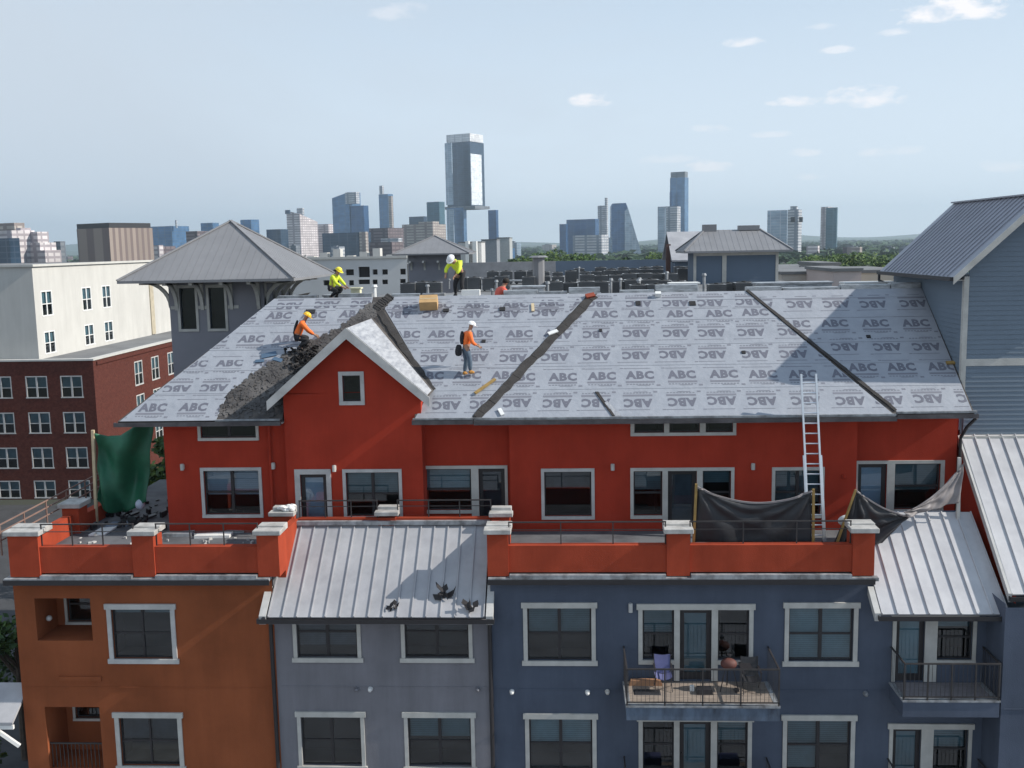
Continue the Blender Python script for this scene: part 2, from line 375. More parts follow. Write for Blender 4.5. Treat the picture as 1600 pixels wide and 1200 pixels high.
# ================================================================== MAIN APARTMENT BUILDING
AB=thing('apartment_building','long red, orange and blue stucco apartment block being re-roofed','building',(0,0,0))
RZ=lambda Y:16.72+.7*(Y-2.8)
Nrm=Vector((0,-.7,1)).normalized()
def RP(X,Y,h=0): return Vector((X,Y,RZ(Y)))+Nrm*h
FP=3.36
# ---- lower walls (Y=0)
blw=lambda *a:None
H_or=[];H_gr=[];H_bl=[];H_b2=[]
for k in range(3):
    dz=-FP*k
    H_or+=window(AB,-13.6,-11.56,9.97+dz,11.80+dz,0,t=.13,head=.16,sill=.14,blind=[[('g',.12),('g',.12)]] if k==0 else [[('d',.5),('d',.5)]],mt=m_trimw if k==0 else m_trim,mull=.06)
    H_gr+=window(AB,-8.08,-6.08,10.03+dz,11.86+dz,0,t=.11,head=.16,sill=.13,blind=[('d',.8)] if k==0 else None)
    H_gr+=window(AB,-4.90,-2.82,10.03+dz,11.86+dz,0,t=.11,head=.16,sill=.13,blind=[('d',.5)] if k==0 else [('g',.45)])
    H_bl+=window(AB,-1.34,.74,9.95+dz,11.84+dz,0,t=.12,head=.16,sill=.14,blind=[('g',.52)] if k<2 else [('d',.6)])
    H_bl+=window(AB,6.1,8.15,9.95+dz,11.84+dz,0,t=.12,head=.16,sill=.14,blind=[('g',.98)] if k==0 else [[('g',.98),('g',.5)]])
    H_bl+=window(AB,1.96,5.22,10.0+dz,11.80+dz,0,t=.12,head=.17,sill=.12,
        units=[(2.08,2.98,'w',10.12+dz),(3.14,4.04,'d',9.5+dz),(4.22,5.10,'w',10.12+dz)],blind=[('g',.5) if k==0 else None,'g',None if k==0 else ('g',.45)])
    H_b2+=window(AB,9.12,11.44,10.08+dz,11.60+dz,0,t=.12,head=.16,sill=.07,units=[(9.22,10.02,'d',9.5+dz),(10.36,11.34,'w',10.15+dz)],blind=['g',('g' ,.3) if k==0 else ('g',.5)])
# wall shells
w=MB()
log=[(-15.76,-14.08,10.66,11.96,1.25),(-15.72,-14.05,6.6,8.59,1.25),(-15.72,-14.05,3.3,5.2,1.25)]
wall_holes(w,-16.37,-8.62,0,12.55,0,H_or+log)
w.face((-16.37,0,0),(-16.37,12,0),(-16.37,12,12.55),(-16.37,0,12.55))
w.box(-15.2,-13.9,-.05,0,9.42,9.56)
w.build('wall',m_orange,AB,label='orange brown stucco wall',fix=False)
w=MB(); wall_holes(w,-8.62,-2.27,0,11.98,0,H_gr); w.build('wall',m_gray,AB,label='grey stucco wall',fix=False)
w=MB(); wall_holes(w,-2.27,8.6,0,12.55,0,H_bl); wall_holes(w,8.6,11.72,0,12.0,0,H_b2)
w.face((11.72,0,0),(11.72,-1.15,0),(11.72,-1.15,12.2),(11.72,0,12.2)); w.face((8.6,0,12),(11.72,0,12),(11.72,2.2,13.9),(8.6,2.2,13.9))
w.face((11.72,-1.15,0),(30,-1.15,0),(30,-1.15,12.1),(11.72,-1.15,12.1))
w.build('wall',m_blue,AB,label='dark blue stucco wall',fix=False)
# loggia back walls with their windows
w=MB()
for (a,b,c,d,_) in log:
    wall_holes(w,a,b,c,d,1.24,[(-15.42,-14.2,c+.12 if d>10 else c+1.05,d-.1)])
w.build('loggia_wall',m_orange,AB,fix=False)
for (a,b,c,d,_) in log:
    z0=c+.12 if d>10 else c+1.05
    window(AB,-15.5,-14.1,z0-.08,d-.02,1.24,t=.08,mt=m_trim,cols=1,blind=None)
for (a,b,c,d,_) in log[1:]:
    w=MB(); w.box(a,b,.12,.15,c+.75,c+.8)
    for i in range(14): x=a+.06+i*(b-a-.12)/13; w.box(x-.01,x+.01,.125,.145,c,c+.75)
    w.build('loggia_railing',m_rail,AB)
for (x0_,x1_,z_,m_) in ((-16.3,-8.7,9.2,m_orange),(-8.5,-2.4,9.25,m_gray),(-2.2,1.4,9.2,m_blue),(5.75,9.0,9.2,m_blue),(11.8,20,9.2,m_blue)):
    yj=-1.15 if x0_>11 else 0
    MB().box(x0_,x1_,yj-.012,yj-.002,z_,z_+.035).build('joint_bead',m_,AB)
# ---- upper red walls
H1=[];HG=[];HM=[];HR=[];HR2=[]
Y1=3.3; YG=3.0; YR=3.7
H1+=window(AB,-11.77,-9.78,13.5,15.14,Y1,t=.1,blind=[[('w',.58),('w',.58)]],mt=m_trimw)
H1+=window(AB,-11.77,-9.80,16.02,16.60,Y1,t=.09,rail=0,cols=2,mt=m_trim)
HG+=window(AB,-8.63,-7.47,13.5,15.13,YG,t=.16,units=[(-8.46,-7.62,'d',13.04)],blind=['w'],mt=m_trimw)
HG+=window(AB,-7.10,-5.22,13.5,15.12,YG,t=.1,blind=[[('g',.5),('g',.5)]],mt=m_trimw)
HG+=window(AB,-7.10,-6.30,17.17,18.22,YG,t=.12,cols=1,rail=0,mt=m_trimw)
HR+=window(AB,-4.70,-1.93,13.5,15.06,YR,t=.1,units=[(-4.6,-3.1,'w',13.6),(-2.86,-2.02,'d',13.04)],blind=[('g',.55),'d'],mt=m_trim)
HM+=window(AB,-.85,.83,13.39,15.03,Y1,t=.1,cols=1,rail=0,blind=[('d',.4)],mt=m_trimw)
HM+=window(AB,1.95,5.18,13.40,15.03,Y1,t=.1,units=[(2.05,2.95,'w',13.5),(3.12,4.02,'d',13.04),(4.2,5.08,'w',13.5)],blind=[('g',.45),'d',('g',.3)],mt=m_trim)
HM+=window(AB,1.96,5.22,16.05,16.55,Y1,t=.1,rail=0,units=[(2.08,3.0,'w',16.15),(3.16,4.1,'w',16.15),(4.28,5.12,'w',16.15)],mt=m_trim)
HM+=window(AB,6.34,7.95,13.4,15.02,Y1,t=.1,blind=[[('g',.75),('g',.75)]],mt=m_trim)
HR2+=window(AB,9.0,11.74,13.45,15.12,YR,t=.1,units=[(9.08,9.98,'d',13.04),(10.22,11.62,'w',13.55)],blind=['w',('g',.6)],mt=m_trim)
w=MB()
wall_holes(w,-12.9,-8.86,12.9,16.66,Y1,H1)
w.face((-12.9,Y1,12.9),(-12.9,12,12.9),(-12.9,12,16.66),(-12.9,Y1,16.66))
wall_holes(w,-4.6,-1.83,12.9,16.9,YR,HR)
wall_holes(w,-1.83,8.93,12.9,16.66,Y1,HM)
w.face((-1.83,Y1,12.9),(-1.83,YR,12.9),(-1.83,YR,16.9),(-1.83,Y1,16.9)); w.face((8.93,Y1,12.9),(8.93,YR,12.9),(8.93,YR,16.9),(8.93,Y1,16.9))
wall_holes(w,8.93,12.1,12.9,16.9,YR,HR2)
w.face((12.1,YR,12.9),(12.1,8,12.9),(12.1,8,16.9),(12.1,YR,16.9))
# gable bay
gx0,gx1,gc,gz=-8.88,-4.55,-6.70,19.52
wall_holes(w,gx0,gx1,12.9,17.0,YG,HG)
xs=[gx0,-7.10+.12,-6.30-.12,gx1]
wall_holes(w,gx0,gx1,17.0,17.55,YG,[(-6.98,-6.42,17.29,18.1)])
# gable triangle above 17.55 round the window opening
hx0,hx1,hz=-6.98,-6.42,18.10
def gzx(x): return gz-.87*abs(x-gc)-.1
w.face((gx0,YG,17.55),(hx0,YG,17.55),(hx0,YG,gzx(hx0)),(gx0,YG,gzx(gx0)))
w.face((hx1,YG,17.55),(gx1,YG,17.55),(gx1,YG,gzx(gx1)),(hx1,YG,gzx(hx1)))
w.face((hx0,YG,hz),(hx1,YG,hz),(hx1,YG,gzx(hx1)),(gc,YG,gzx(gc)),(hx0,YG,gzx(hx0)))
for a,b in (((hx0,17.55),(hx0,hz)),((hx1,17.55),(hx1,hz)),((hx0,hz),(hx1,hz))):
    w.face((a[0],YG,a[1]),(b[0],YG,b[1]),(b[0],YG+.22,b[1]),(a[0],YG+.22,a[1]))
w.face((gx0,YG,12.9),(gx0,Y1+.5,12.9),(gx0,Y1+.5,17.6),(gx0,YG,17.6)); w.face((gx1,YG,12.9),(gx1,Y1+.9,12.9),(gx1,Y1+.9,17.6),(gx1,YG,17.6))
w.build('wall',m_red,AB,label='brick red stucco wall of the top storey',fix=False)
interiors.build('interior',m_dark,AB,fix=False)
# soffit
MB().box(-14.1,-8.9,2.86,3.3,16.62,16.66).box(-4.5,12.15,2.86,3.7,16.62,16.66).build('soffit',m_trim,AB)
# ---- terrace slab, flat roof behind, building mass
MB().box(-16.3,-8.62,.1,11,12.3,13.0).box(-8.62,8.4,1.9,8,12.35,13.0).box(-2.3,8.4,.12,1.9,12.35,13.0).box(8.4,12.2,1.9,8,12.35,13.0).build('terrace',m_deckfloor,AB)
w=MB(); w.box(-10.3,13.4,8.0,30,12,19.40); w.box(-6.5,14.2,30,62,12,19.40); w.box(-16.3,12,12,30,0,12.9)
w.build('flat_roof',m_membrane,AB)
# ---- main sloped roof
w=MB()
EY,TY=2.83,7.88
def slab(b,pts,h0,h1):
    lo=[RP(x,y,h0) for x,y in pts]; b.prism(lo,Nrm*(h1-h0))
slab(w,[(-14.16,EY),(-8.92,EY),(-8.92,3.5),(-13.67,3.5)],-.16,0); slab(w,[(-4.74,EY),(12.25,EY),(12.26,3.5),(-4.74,3.5)],-.16,0); slab(w,[(-13.67,3.5),(12.26,3.5),(12.28,TY),(-10.37,TY)],-.16,0)
w.face(RP(-14.16,EY,-.01),RP(-10.37,TY,-.01),(-10.37,13,RZ(TY)),(-14.16,13,RZ(EY)))
w.face(RP(-10.37,TY,-.01),(12.2,TY,RZ(TY)-.01),(12.2,8.3,RZ(TY)-.01),(-10.37,8.3,RZ(TY)-.01)); w.face((-10.37,8.3,19.3),(12.2,8.3,19.3),(12.2,8.3,RZ(TY)-.01),(-10.37,8.3,RZ(TY)-.01))
roof=w.build('roof',m_deck,AB)
# text glyph source
cu=bpy.data.curves.new('glyphs','FONT'); cu.body='ABC'; cu.size=1; cu.offset=.05; cu.resolution_u=2; cu.space_character=1.12
tob=bpy.data.objects.new('glyphs',cu); col.objects.link(tob); dg=bpy.context.evaluated_depsgraph_get(); dg.update()
tm=bpy.data.meshes.new_from_object(tob.evaluated_get(dg)); bpy.data.objects.remove(tob)
gx=[v.co.x for v in tm.vertices]; gy=[v.co.y for v in tm.vertices]; g0,g1,h0_,h1_=min(gx),max(gx),min(gy),max(gy)
GV=[((v.co.x-g0)/(g1-g0)-.5,(v.co.y-h0_)/(h1_-h0_)) for v in tm.vertices]; GF=[tuple(p.vertices) for p in tm.polygons]
CS=math.cos(math.atan(.7))      # dY per metre of slope
def letters(poly,rows,h,parent,mapf,dark=m_ink,pitch=1.28):
    """rows: (Ybaseline centre, 'u'|'i', X phase). poly: convex (X,Y) ccw clip"""
    rj=random.Random(int(abs(poly[0][0])*100))
    for lay in (0,1):
        vs=[];fs=[]
        def quad(x0,x1,y0,y1):
            i=len(vs); vs.extend([(x0,y0),(x1,y0),(x1,y1),(x0,y1)]); fs.append((i,i+1,i+2,i+3))
        xmin=min(p[0] for p in poly)-2; xmax=max(p[0] for p in poly)+2
        for (Yc,kd,ph) in rows:
            k=math.floor((xmin-ph)/pitch)
            while ph+k*pitch<xmax:
                cx=ph+k*pitch+.05*math.sin(k*1.7+Yc*5); k+=1; jx=rj.uniform(-.02,.02); jy=rj.uniform(-.012,.012)+.02*math.sin(cx*.9+Yc); jt=rj.uniform(-.02,.02)
                sgn=1 if kd=='u' else -1
                if lay==0:
                    i=len(vs)
                    for (a,b) in GV: vs.append((cx+jx+sgn*(a*.90+(b-.5)*jt),Yc+jy+sgn*(b-.5)*.39*CS))
                    fs.extend(tuple(i+q for q in f) for f in GF)
                else:
                    yb=Yc-sgn*.31*CS
                    quad(cx-.46,cx+.46,yb-.034,yb+.034); 
                    for j in range(9): quad(cx-.44+j*.1,cx-.44+j*.1+.065,yb-sgn*.09-.017,yb-sgn*.09+.017)
                    yb2=Yc-sgn*.47*CS; quad(cx+.50,cx+.62,yb2-.03,yb2+.03); quad(cx-.1,cx+.3,yb2-.012,yb2+.012); quad(cx-.62,cx-.52,Yc+sgn*.26,Yc+sgn*.29); quad(cx-.5,cx+.35,Yc+sgn*.33*CS-.01,Yc+sgn*.33*CS+.01)
        bm=bmesh.new(); bv=[bm.verts.new((x,y,0)) for x,y in vs]
        for f in fs:
            try: bm.faces.new([bv[i] for i in f])
            except ValueError: pass
        n=len(poly)
        for i in range(n):
            a=Vector((*poly[i],0)); b=Vector((*poly[(i+1)%n],0)); d=(b-a).normalized(); nn=Vector((d.y,-d.x,0))
            bmesh.ops.bisect_plane(bm,geom=bm.verts[:]+bm.edges[:]+bm.faces[:],plane_co=a-nn*.03,plane_no=nn,clear_outer=True)
        o=MB(); bm.verts.index_update()
        for v in bm.verts: o.v.append(tuple(mapf(v.co.x,v.co.y,h)))
        for f in bm.faces: o.f.append(tuple(v.index for v in f.verts))
        bm.free()
        if o.f: o.build('printed_lettering' if lay==0 else 'printed_line',dark if lay==0 else m_inkl,parent,fix=False)
def hipX(y): return -14.12+(y-2.85)*(3.75/5.03)
P1a=[(-14.08,EY),(-11.0,EY),(-10.9,3.9),(hipX(3.9)+.02,3.9)]
P1b=[(hipX(3.9)+.02,3.9),(-10.9,3.9),(-9.62,5.2),(hipX(5.2)+.02,5.2)]
P1c=[(hipX(5.2)+.02,5.2),(-9.62,5.2),(-7.75,6.45),(-6.85,7.62),(-6.85,TY),(-10.4,TY)]
P2a=[(-4.72,EY),(-2.98,EY),(-2.14,3.95),(-4.32,3.95)]
P2b=[(-4.32,3.95),(-2.14,3.95),(.82,TY),(-6.45,TY),(-6.5,7.6)]
P3=[(-2.68,EY-.05),(9.86,EY-.05),(6.24,TY),(1.12,TY)]
P4=[(10.02,EY),(12.2,EY),(12.27,TY),(6.42,TY)]
rowsY=[3.33,4.35,5.14,6.04,7.22]
def panel(polys,rows,h,label,mapf=RP,m=m_under,laps=(3.87,4.75,5.6,6.6)):
    b=MB()
    for p in polys:
        b.prism([mapf(x,y,.004) for x,y in p],Nrm*(h-.004) if mapf is RP else Vector((0,0,h)))
    o=b.build('underlayment',m,roof,label=label); return o
# underlayment pieces are parts of the building (roof > underlayment would be too deep for their print)
def sheet(polys,rows,h,label,m=m_under):
    b=MB()
    for p in polys: b.prism([RP(x,y,.003) for x,y in p],Nrm*(h-.003))
    o=b.build('roof_underlayment',m,AB,label=label)
    for p in polys: letters(p,rows,h+.004,o,RP)
    # lap edges: each upper roll lies over the lower one
    lp=MB()
    for yl in (3.84,4.74,5.58,6.62,7.5):
        for p in polys:
            xs_=[]
            n=len(p)
            for i in range(n):
                a,b2=p[i],p[(i+1)%n]
                if (a[1]-yl)*(b2[1]-yl)<0: t=(yl-a[1])/(b2[1]-a[1]); xs_.append(a[0]+t*(b2[0]-a[0]))
            if len(xs_)==2:
                x0,x1=sorted(xs_); lp.prism([RP(x0+.02,yl,h),RP(x1-.02,yl,h),RP(x1-.02,yl+.06,h),RP(x0+.02,yl+.06,h)],Nrm*.009)
    if lp.f: lp.build('lap_edge',m,o)
    return o
sheet([P1a,P1b,P1c],[(3.35,'u',-.4),(4.05,'i',.15),(5.05,'u',.33),(6.05,'u',.75),(7.1,'u',.2),(7.55,'i',.5)],.012,'grey printed underlayment on the left part of the roof')
sheet([P2a,P2b],[(3.30,'i',-2.55),(4.42,'u',-3.2),(5.12,'i',-3.05),(6.15,'u',-2.9),(7.02,'i',-3.3),(7.45,'u',-3.1)],.012,'grey printed underlayment beside the gable')
sheet([P3],[(3.33,'i',.95),(4.35,'u',1.10),(5.14,'i',.95),(6.04,'i',1.05),(6.9,'u',1.3),(7.38,'i',1.2)],.016,'large central sheet of grey printed underlayment')
sheet([P4],[(3.33,'i',11.1),(4.55,'u',10.6),(5.35,'i',10.35),(6.35,'u',10.25),(7.2,'i',10.5)],.012,'grey printed underlayment shaded by the gabled building')
# dark bare strips along valley and hip lines
def ragged(a,b,wd,n=26,h=.02,t=.05,j=.25):
    a=Vector((*a,0)); b=Vector((*b,0)); d=(b-a); nn=Vector((-d.y,d.x,0)).normalized(); L_=[];R_=[]
    for i in range(n+1):
        c=a+d*i/n; L_.append(c+nn*wd/2*(1+j*(rnd.random()-.5)*2)); R_.append(c-nn*wd/2*(1+j*(rnd.random()-.5)*2))
    m_=MB()
    for i in range(n):
        q=[L_[i],R_[i],R_[i+1],L_[i+1]]; m_.prism([RP(p.x,p.y,h) for p in q],Nrm*(t*(.7+.6*rnd.random())))
    return m_
ragged((-2.8,EY),(.98,TY-.1),.30,h=.016,t=.03).build('hip_strip',m_strip,AB,label='wide dark bare strip between two sheets')
ragged((9.95,EY+.1),(6.3,TY),.11,h=.014,t=.035).build('hip_strip',m_strip,AB,label='thin dark strip under the shadow')
ragged((-4.28,3.85),(-6.62,7.35),.20,h=.012,t=.03).build('valley_strip',m_strip,AB)
ragged((-6.66,7.3),(-6.2,7.9),.3,h=.012,t=.06).build('valley_strip',m_strip,AB)
MB().prism([RP(1.38,EY,.02),RP(1.46,EY,.02),RP(.98,3.72,.02),RP(.88,3.72,.02)],Nrm*.03).build('roof_tear',m_strip,AB)
MB().prism([RP(1.46,EY,.025),RP(1.66,EY,.025),RP(1.25,3.35,.05),RP(1.16,3.3,.05)],Nrm*.012).build('lifted_flap',m_underw,AB)
# small black roof vents (openings cut in the deck)
v=MB()
for (x,y,a,b_) in ((-8.96,7.23,.34,.16),(-4.17,7.19,.20,.13),(-2.21,7.21,.2,.15),(2.49,7.37,.17,.18),(4.35,7.33,.22,.18),(-2.77,5.81,.13,.1),(9.9,5.78,.13,.1),(1.15,6.2,.10,.1),(5.75,5.2,.12,.1)):
    v.prism([RP(x-a/2,y-b_/2,.014),RP(x+a/2,y-b_/2,.014),RP(x+a/2,y+b_/2,.014),RP(x-a/2,y+b_/2,.014)],Nrm*.035)
v.build('roof_vent',m_dark,AB)
# ridge coping, in lengths, some lifted or stained
for i,(a,b,mm,dz) in enumerate(((-10.3,-8.9,m_flash,0),(-8.1,-6.9,m_flash,.02),(-6.2,-5.2,m_copping,.0),(-5.1,-4.3,m_flash,.0),(-3.7,-3.05,m_white,.05),(-2.2,-1.0,m_copping,.03),(-.95,.05,m_flash,0),(.1,1.2,m_copping,.06),(1.9,3.1,m_copping,0),(3.15,4.6,m_copping,.08),(6.3,7.5,m_copping,.02),(7.55,9.5,m_copping,.0),(9.55,11.2,m_copping,.03),(11.25,12.25,m_copping,.05))):
    MB().box(a,b,7.92,8.32,RZ(TY)+.0,RZ(TY)+.10+dz*2).box(a,b,7.9,7.94,RZ(TY)-.03,RZ(TY)-.001).build('ridge_coping',mm,AB)
# gable bay roof
w=MB(); m2=MB()
RYf=2.52
def grf(sg,mb,a0,a1,t0,t1,yb_off=0,yf=RYf):
    # slope from ridge to foot on side sg ; a0..a1 distance from the centre line
    def zz(a): return gz+.1-.87*a
    def yb(a): return 2.8+(zz(a)-16.72)/.7
    n=Vector((sg*.87,0,1)).normalized()
    P=[(gc+sg*a0,yf,zz(a0)),(gc+sg*a1,yf,zz(a1)),(gc+sg*a1,yb(a1)+yb_off,zz(a1)),(gc+sg*a0,yb(a0)+yb_off,zz(a0))]
    mb.prism([Vector(p)+n*t0 for p in P],n*(t1-t0))
grf(-1,w,0,2.52,-.12,0); grf(1,w,0,2.46,-.12,0)
w.build('gable_roof',m_deck,AB)
grf(1,m2,.02,2.42,.004,.016,-.42); m2.build('gable_underlayment',m_underw,AB)
w=MB()
def rake(sg,L_):
    z0=gz+.1; 
    w.prism([(gc,RYf-.04,z0),(gc+sg*L_,RYf-.04,z0-.87*L_),(gc+sg*L_,RYf-.04,z0-.87*L_-.30),(gc,RYf-.04,z0-.34)],(0,.045,0))
rake(-1,2.56); rake(1,2.50); w.build('rake_board',m_trimw,AB)
# drip edge and gutters
gb=MB()
def gutter(mb,x0,x1,y,z,d=.14):
    mb.box(x0,x1,y-d,y-d+.02,z-.13,z); mb.box(x0,x1,y-d+.02,y,z-.13,z-.11); mb.box(x0,x0+.02,y-d+.02,y,z-.11,z); mb.box(x1-.02,x1,y-d+.02,y,z-.11,z)
gutter(gb,-14.22,-8.92,2.80,16.72); gutter(gb,-4.8,-2.9,2.80,16.70); gutter(gb,-2.88,9.9,2.76,16.68); gutter(gb,9.92,12.32,2.80,16.74)
gb.build('gutter',m_gutter,AB)
MB().box(-4.78,-2.9,2.74,2.84,16.705,16.76).box(-2.87,9.9,2.70,2.80,16.69,16.76).box(9.93,12.3,2.74,2.84,16.76,16.82).box(-11.0,-8.95,2.74,2.84,16.73,16.78).build('drip_edge',m_flash,AB)
# downpipes
def pipe(p,r=.045,mt=m_bronze,par=None):
    b=MB()
    for a,c in zip(p[:-1],p[1:]): b.tube(a,c,r,8)
    return b.build('downpipe',mt,par or AB,smooth=False)
pipe([(-9.45,3.22,16.6),(-9.45,3.22,13.05)],mt=m_red)
pipe([(12.3,2.8,16.6),(12.12,3.0,16.3),(12.05,3.3,15.9),(12.05,3.3,14.6)],.05)
pipe([(-8.72,-.7,11.6),(-8.70,-.1,11.35),(-8.68,-.08,.3)],.06)
pipe([(-2.3,-.65,11.6),(-2.3,-.1,11.3),(-2.3,-.08,.3)],.06,m_bronze)
# ---- parapets with columns, caps, ledge flashing
pz0,pz1=12.78,13.56
w=MB()
def run(x0,x1): w.box(x0,x1,-.15,.12,pz0,pz1)
run(-15.4,-12.62);run(-11.98,-8.95);run(-1.72,2.75);run(3.4,7.9)
colsx=[(-16.3,-15.4),(-12.62,-11.98),(-8.95,-8.32),(-2.32,-1.72),(2.75,3.4),(7.9,8.5)]
for a,b in colsx: w.box(a,b,-.2,.45,12.68,13.92)
# side returns
w.box(-16.3,-16.05,.45,3.25,12.9,13.62); w.box(-16.4,-15.85,3.25,3.85,12.9,13.85); w.box(-16.2,-15.9,3.85,6.2,12.9,13.5)
w.box(-8.55,-8.33,.45,2.0,12.3,13.80); w.box(-2.31,-2.08,.45,1.75,12.3,13.80); w.box(8.3,8.5,.45,2.1,12.3,13.6)
# rear low parapet behind the metal roof
w.box(-8.33,-2.31,2.0,2.2,12.9,13.80); w.box(-9.1,-8.5,1.95,2.45,12.9,13.9); w.box(-5.82,-5.28,1.95,2.45,12.9,13.82); w.box(-2.3,-1.78,1.75,2.3,12.9,13.9); w.box(8.5,11.7,2.15,2.4,12.9,13.72)
par=w.build('parapet',m_red2,AB)
for a,b in colsx: MB().box(a-.09,b+.09,-.29,.12,13.92,14.06).box(a-.05,b+.09,.12,.54,13.92,14.10).build('column_cap',m_cap,AB,bevel=.015)
MB().box(-16.5,-15.75,3.15,3.95,13.85,14.0).build('column_cap',m_cap,AB,bevel=.015)
for a,b,y in ((-9.2,-8.4,1.85),(-5.92,-5.18,1.85),(-2.4,-1.68,1.65)): MB().box(a,b,y,y+.34,13.9,14.03).box(a+.05,b-.05,y+.34,y+.6,13.9,14.12).build('column_cap',m_cap,AB,bevel=.015)
w=MB()
for a,b in ((-15.4,-12.62),(-11.98,-8.95),(-1.72,2.75),(3.4,7.9)): w.box(a+.03,b-.03,-.31,-.153,12.66,12.74)
for a,b in ((-16.45,-8.62),(-2.3,8.5)): w.box(a,b,-.33,.0,12.56,12.655)
w.box(8.5,8.6,-.33,-.1,12.56,12.655)
w.build('ledge_flashing',m_flash,AB)
for a,b in ((-16.46,-8.6),(-2.31,8.5)): MB().box(a,b,-.36,-.332,12.47,12.62).build('ledge_gutter',m_bronze,AB)
def railing(x0,x1,y,z0,z1,n,name='parapet_railing',par_=AB,pick=0,mid=True,m=m_rail):
    b=MB(); b.box(x0,x1,y-.02,y+.02,z1-.035,z1)
    if mid: b.box(x0,x1,y-.012,y+.012,z0+(z1-z0)*.62,z0+(z1-z0)*.62+.02)
    for i in range(n+1):
        x=x0+.02+(x1-x0-.04)*i/n; b.box(x-.016,x+.016,y-.016,y+.016,z0,z1-.035)
    if pick:
        k=int((x1-x0)/pick)
        for i in range(k): x=x0+pick*(i+.5); b.box(x-.006,x+.006,y-.006,y+.006,z0+.06,z1-.035)
    return b.build(name,m,par_)
for a,b in ((-15.4,-12.62),(-11.98,-8.95),(-1.72,2.75),(3.4,7.9)): railing(a,b,.0,pz1,14.22,3)
railing(-8.3,-5.85,2.1,13.8,14.35,3); railing(-5.25,-2.35,2.1,13.8,14.35,3)
# ---- standing seam metal roofs
def seamroof(name,x0,x1,y0,z0,y1,z1,spacing,mt,parent,label=None,th=.06,xs0=None,skew=0,ribh=.045,ribw=.03):
    b=MB(); n=Vector((0,-(z1-z0),(y1-y0))).normalized()
    A=Vector((x0,y0,z0));B=Vector((x1,y0,z0));C_=Vector((x1+skew,y1,z1));D_=Vector((x0+skew,y1,z1))
    b.prism([A-n*th,B-n*th,C_-n*th,D_-n*th],n*th)
    k=max(1,round((x1-x0)/spacing))
    o=b.build(name,mt,parent,label=label)
    rb=MB()
    for i in range(k+1):
        x=x0+.02+(x1-x0-.04)*i/k
        a=Vector((x,y0-.0,z0)); c=Vector((x+skew,y1,z1)); sx=Vector((ribw/2,0,0))
        rb.prism([a-sx+n*.001,a+sx+n*.001,c+sx+n*.001,c-sx+n*.001],n*ribh)
    rb.build('seam',mt,o); return o
seamroof('metal_roof',-8.62,-2.4,-.62,11.62,2.0,13.62,.42,m_seam,AB,'grey standing seam roof over the grey wall')
MB().box(-8.5,-2.4,1.86,2.0,13.62,13.74).build('roof_ridge_flashing',m_flash,AB)
w=MB()
w.prism([(-8.86,-.66,11.42),(-8.86,-.66,11.66),(-8.86,.65,12.66),(-8.86,.65,12.42)],(.2,0,0)); w.prism([(-2.36,-.66,11.42),(-2.36,-.66,11.66),(-2.36,.35,12.43),(-2.36,.35,12.2)],(.2,0,0)); w.build('barge_board',m_trimw,AB)
w=MB(); gutter(w,-8.9,-2.12,-.62,11.6); w.build('gutter',m_bronze,AB)
MB().box(-8.6,-2.3,-.6,-.002,11.40,11.44).build('soffit',m_gray,AB)
seamroof('metal_roof',8.54,11.98,-.82,11.79,2.1,13.88,.415,m_seambright,AB,'pale standing seam roof over the right balcony')
MB().box(8.5,11.8,2.1,2.4,13.73,13.80).build('roof_ridge_flashing',m_flash,AB)
w=MB(); w.prism([(8.36,-.84,11.6),(8.36,-.84,11.82),(8.36,-.12,12.34),(8.36,-.12,12.1)],(.16,0,0)); w.build('barge_board',m_trimw,AB)
w=MB(); gutter(w,8.45,12.0,-.82,11.77); w.build('gutter',m_bronze,AB)
# torn patches where debris hit the metal roof
# ---- balconies
def balcony(x0,x1,yf,label,stain,fh=.42,deckm=m_deckwood,wallret=True):
    for k in range(3):
        z=9.48-FP*k
        b=MB(); b.box(x0,x1,yf,-.003,z-fh,z-.05); o=b.build('balcony',m_blue if not stain else m_fasc,AB,label=label if k==0 else None)
        MB().box(x0-.02,x1+.02,yf-.02,yf+.16,z-.05,z).box(x0-.02,x0+.12,yf+.16,-.003,z-.05,z).box(x1-.12,x1+.02,yf+.16,-.003,z-.05,z).build('deck_trim',m_flash,o)
        MB().box(x0+.12,x1-.12,yf+.16,-.003,z-.049,z-.01).build('deck_floor',deckm,o)
        r=MB(); zt=z+1.02
        r.box(x0,x1,yf,yf+.04,zt,zt+.04); r.box(x0,x0+.04,yf+.04,-.01,zt,zt+.04); r.box(x1-.04,x1,yf+.04,-.01,zt,zt+.04)
        r.box(x0,x1,yf,yf+.03,z+.08,z+.11)
        for i in range(5):
            x=x0+.02+(x1-x0-.04)*i/4; r.box(x-.02,x+.02,yf,yf+.04,z,zt)
        nb=int((x1-x0)/.115)
        for i in range(nb): x=x0+.06+(x1-x0-.12)*i/(nb-1); r.box(x-.005,x+.005,yf+.012,yf+.022,z+.11,zt)
        for xx in (x0+.02,x1-.02):
            for i in range(int(abs(yf)/.115)): y=yf+.1+i*.115; r.box(xx-.005,xx+.005,y-.005,y+.005,z,zt)
        r.build('railing',m_rail,o)
m_fasc=mat('stained_fascia',(.11,.15,.21),.85,.3,2.2,c2=(.045,.055,.075),stretch=(1.5,1,.5))
m_compo=mat('grey_deck_boards',(.24,.22,.23),.85,.12,3,stretch=(1,6,1))
balcony(1.52,5.66,-1.62,'wide balcony with a stained fascia',True)
balcony(9.08,11.66,-1.2,'narrow balcony under the pale metal roof',False,deckm=m_compo,fh=.48)
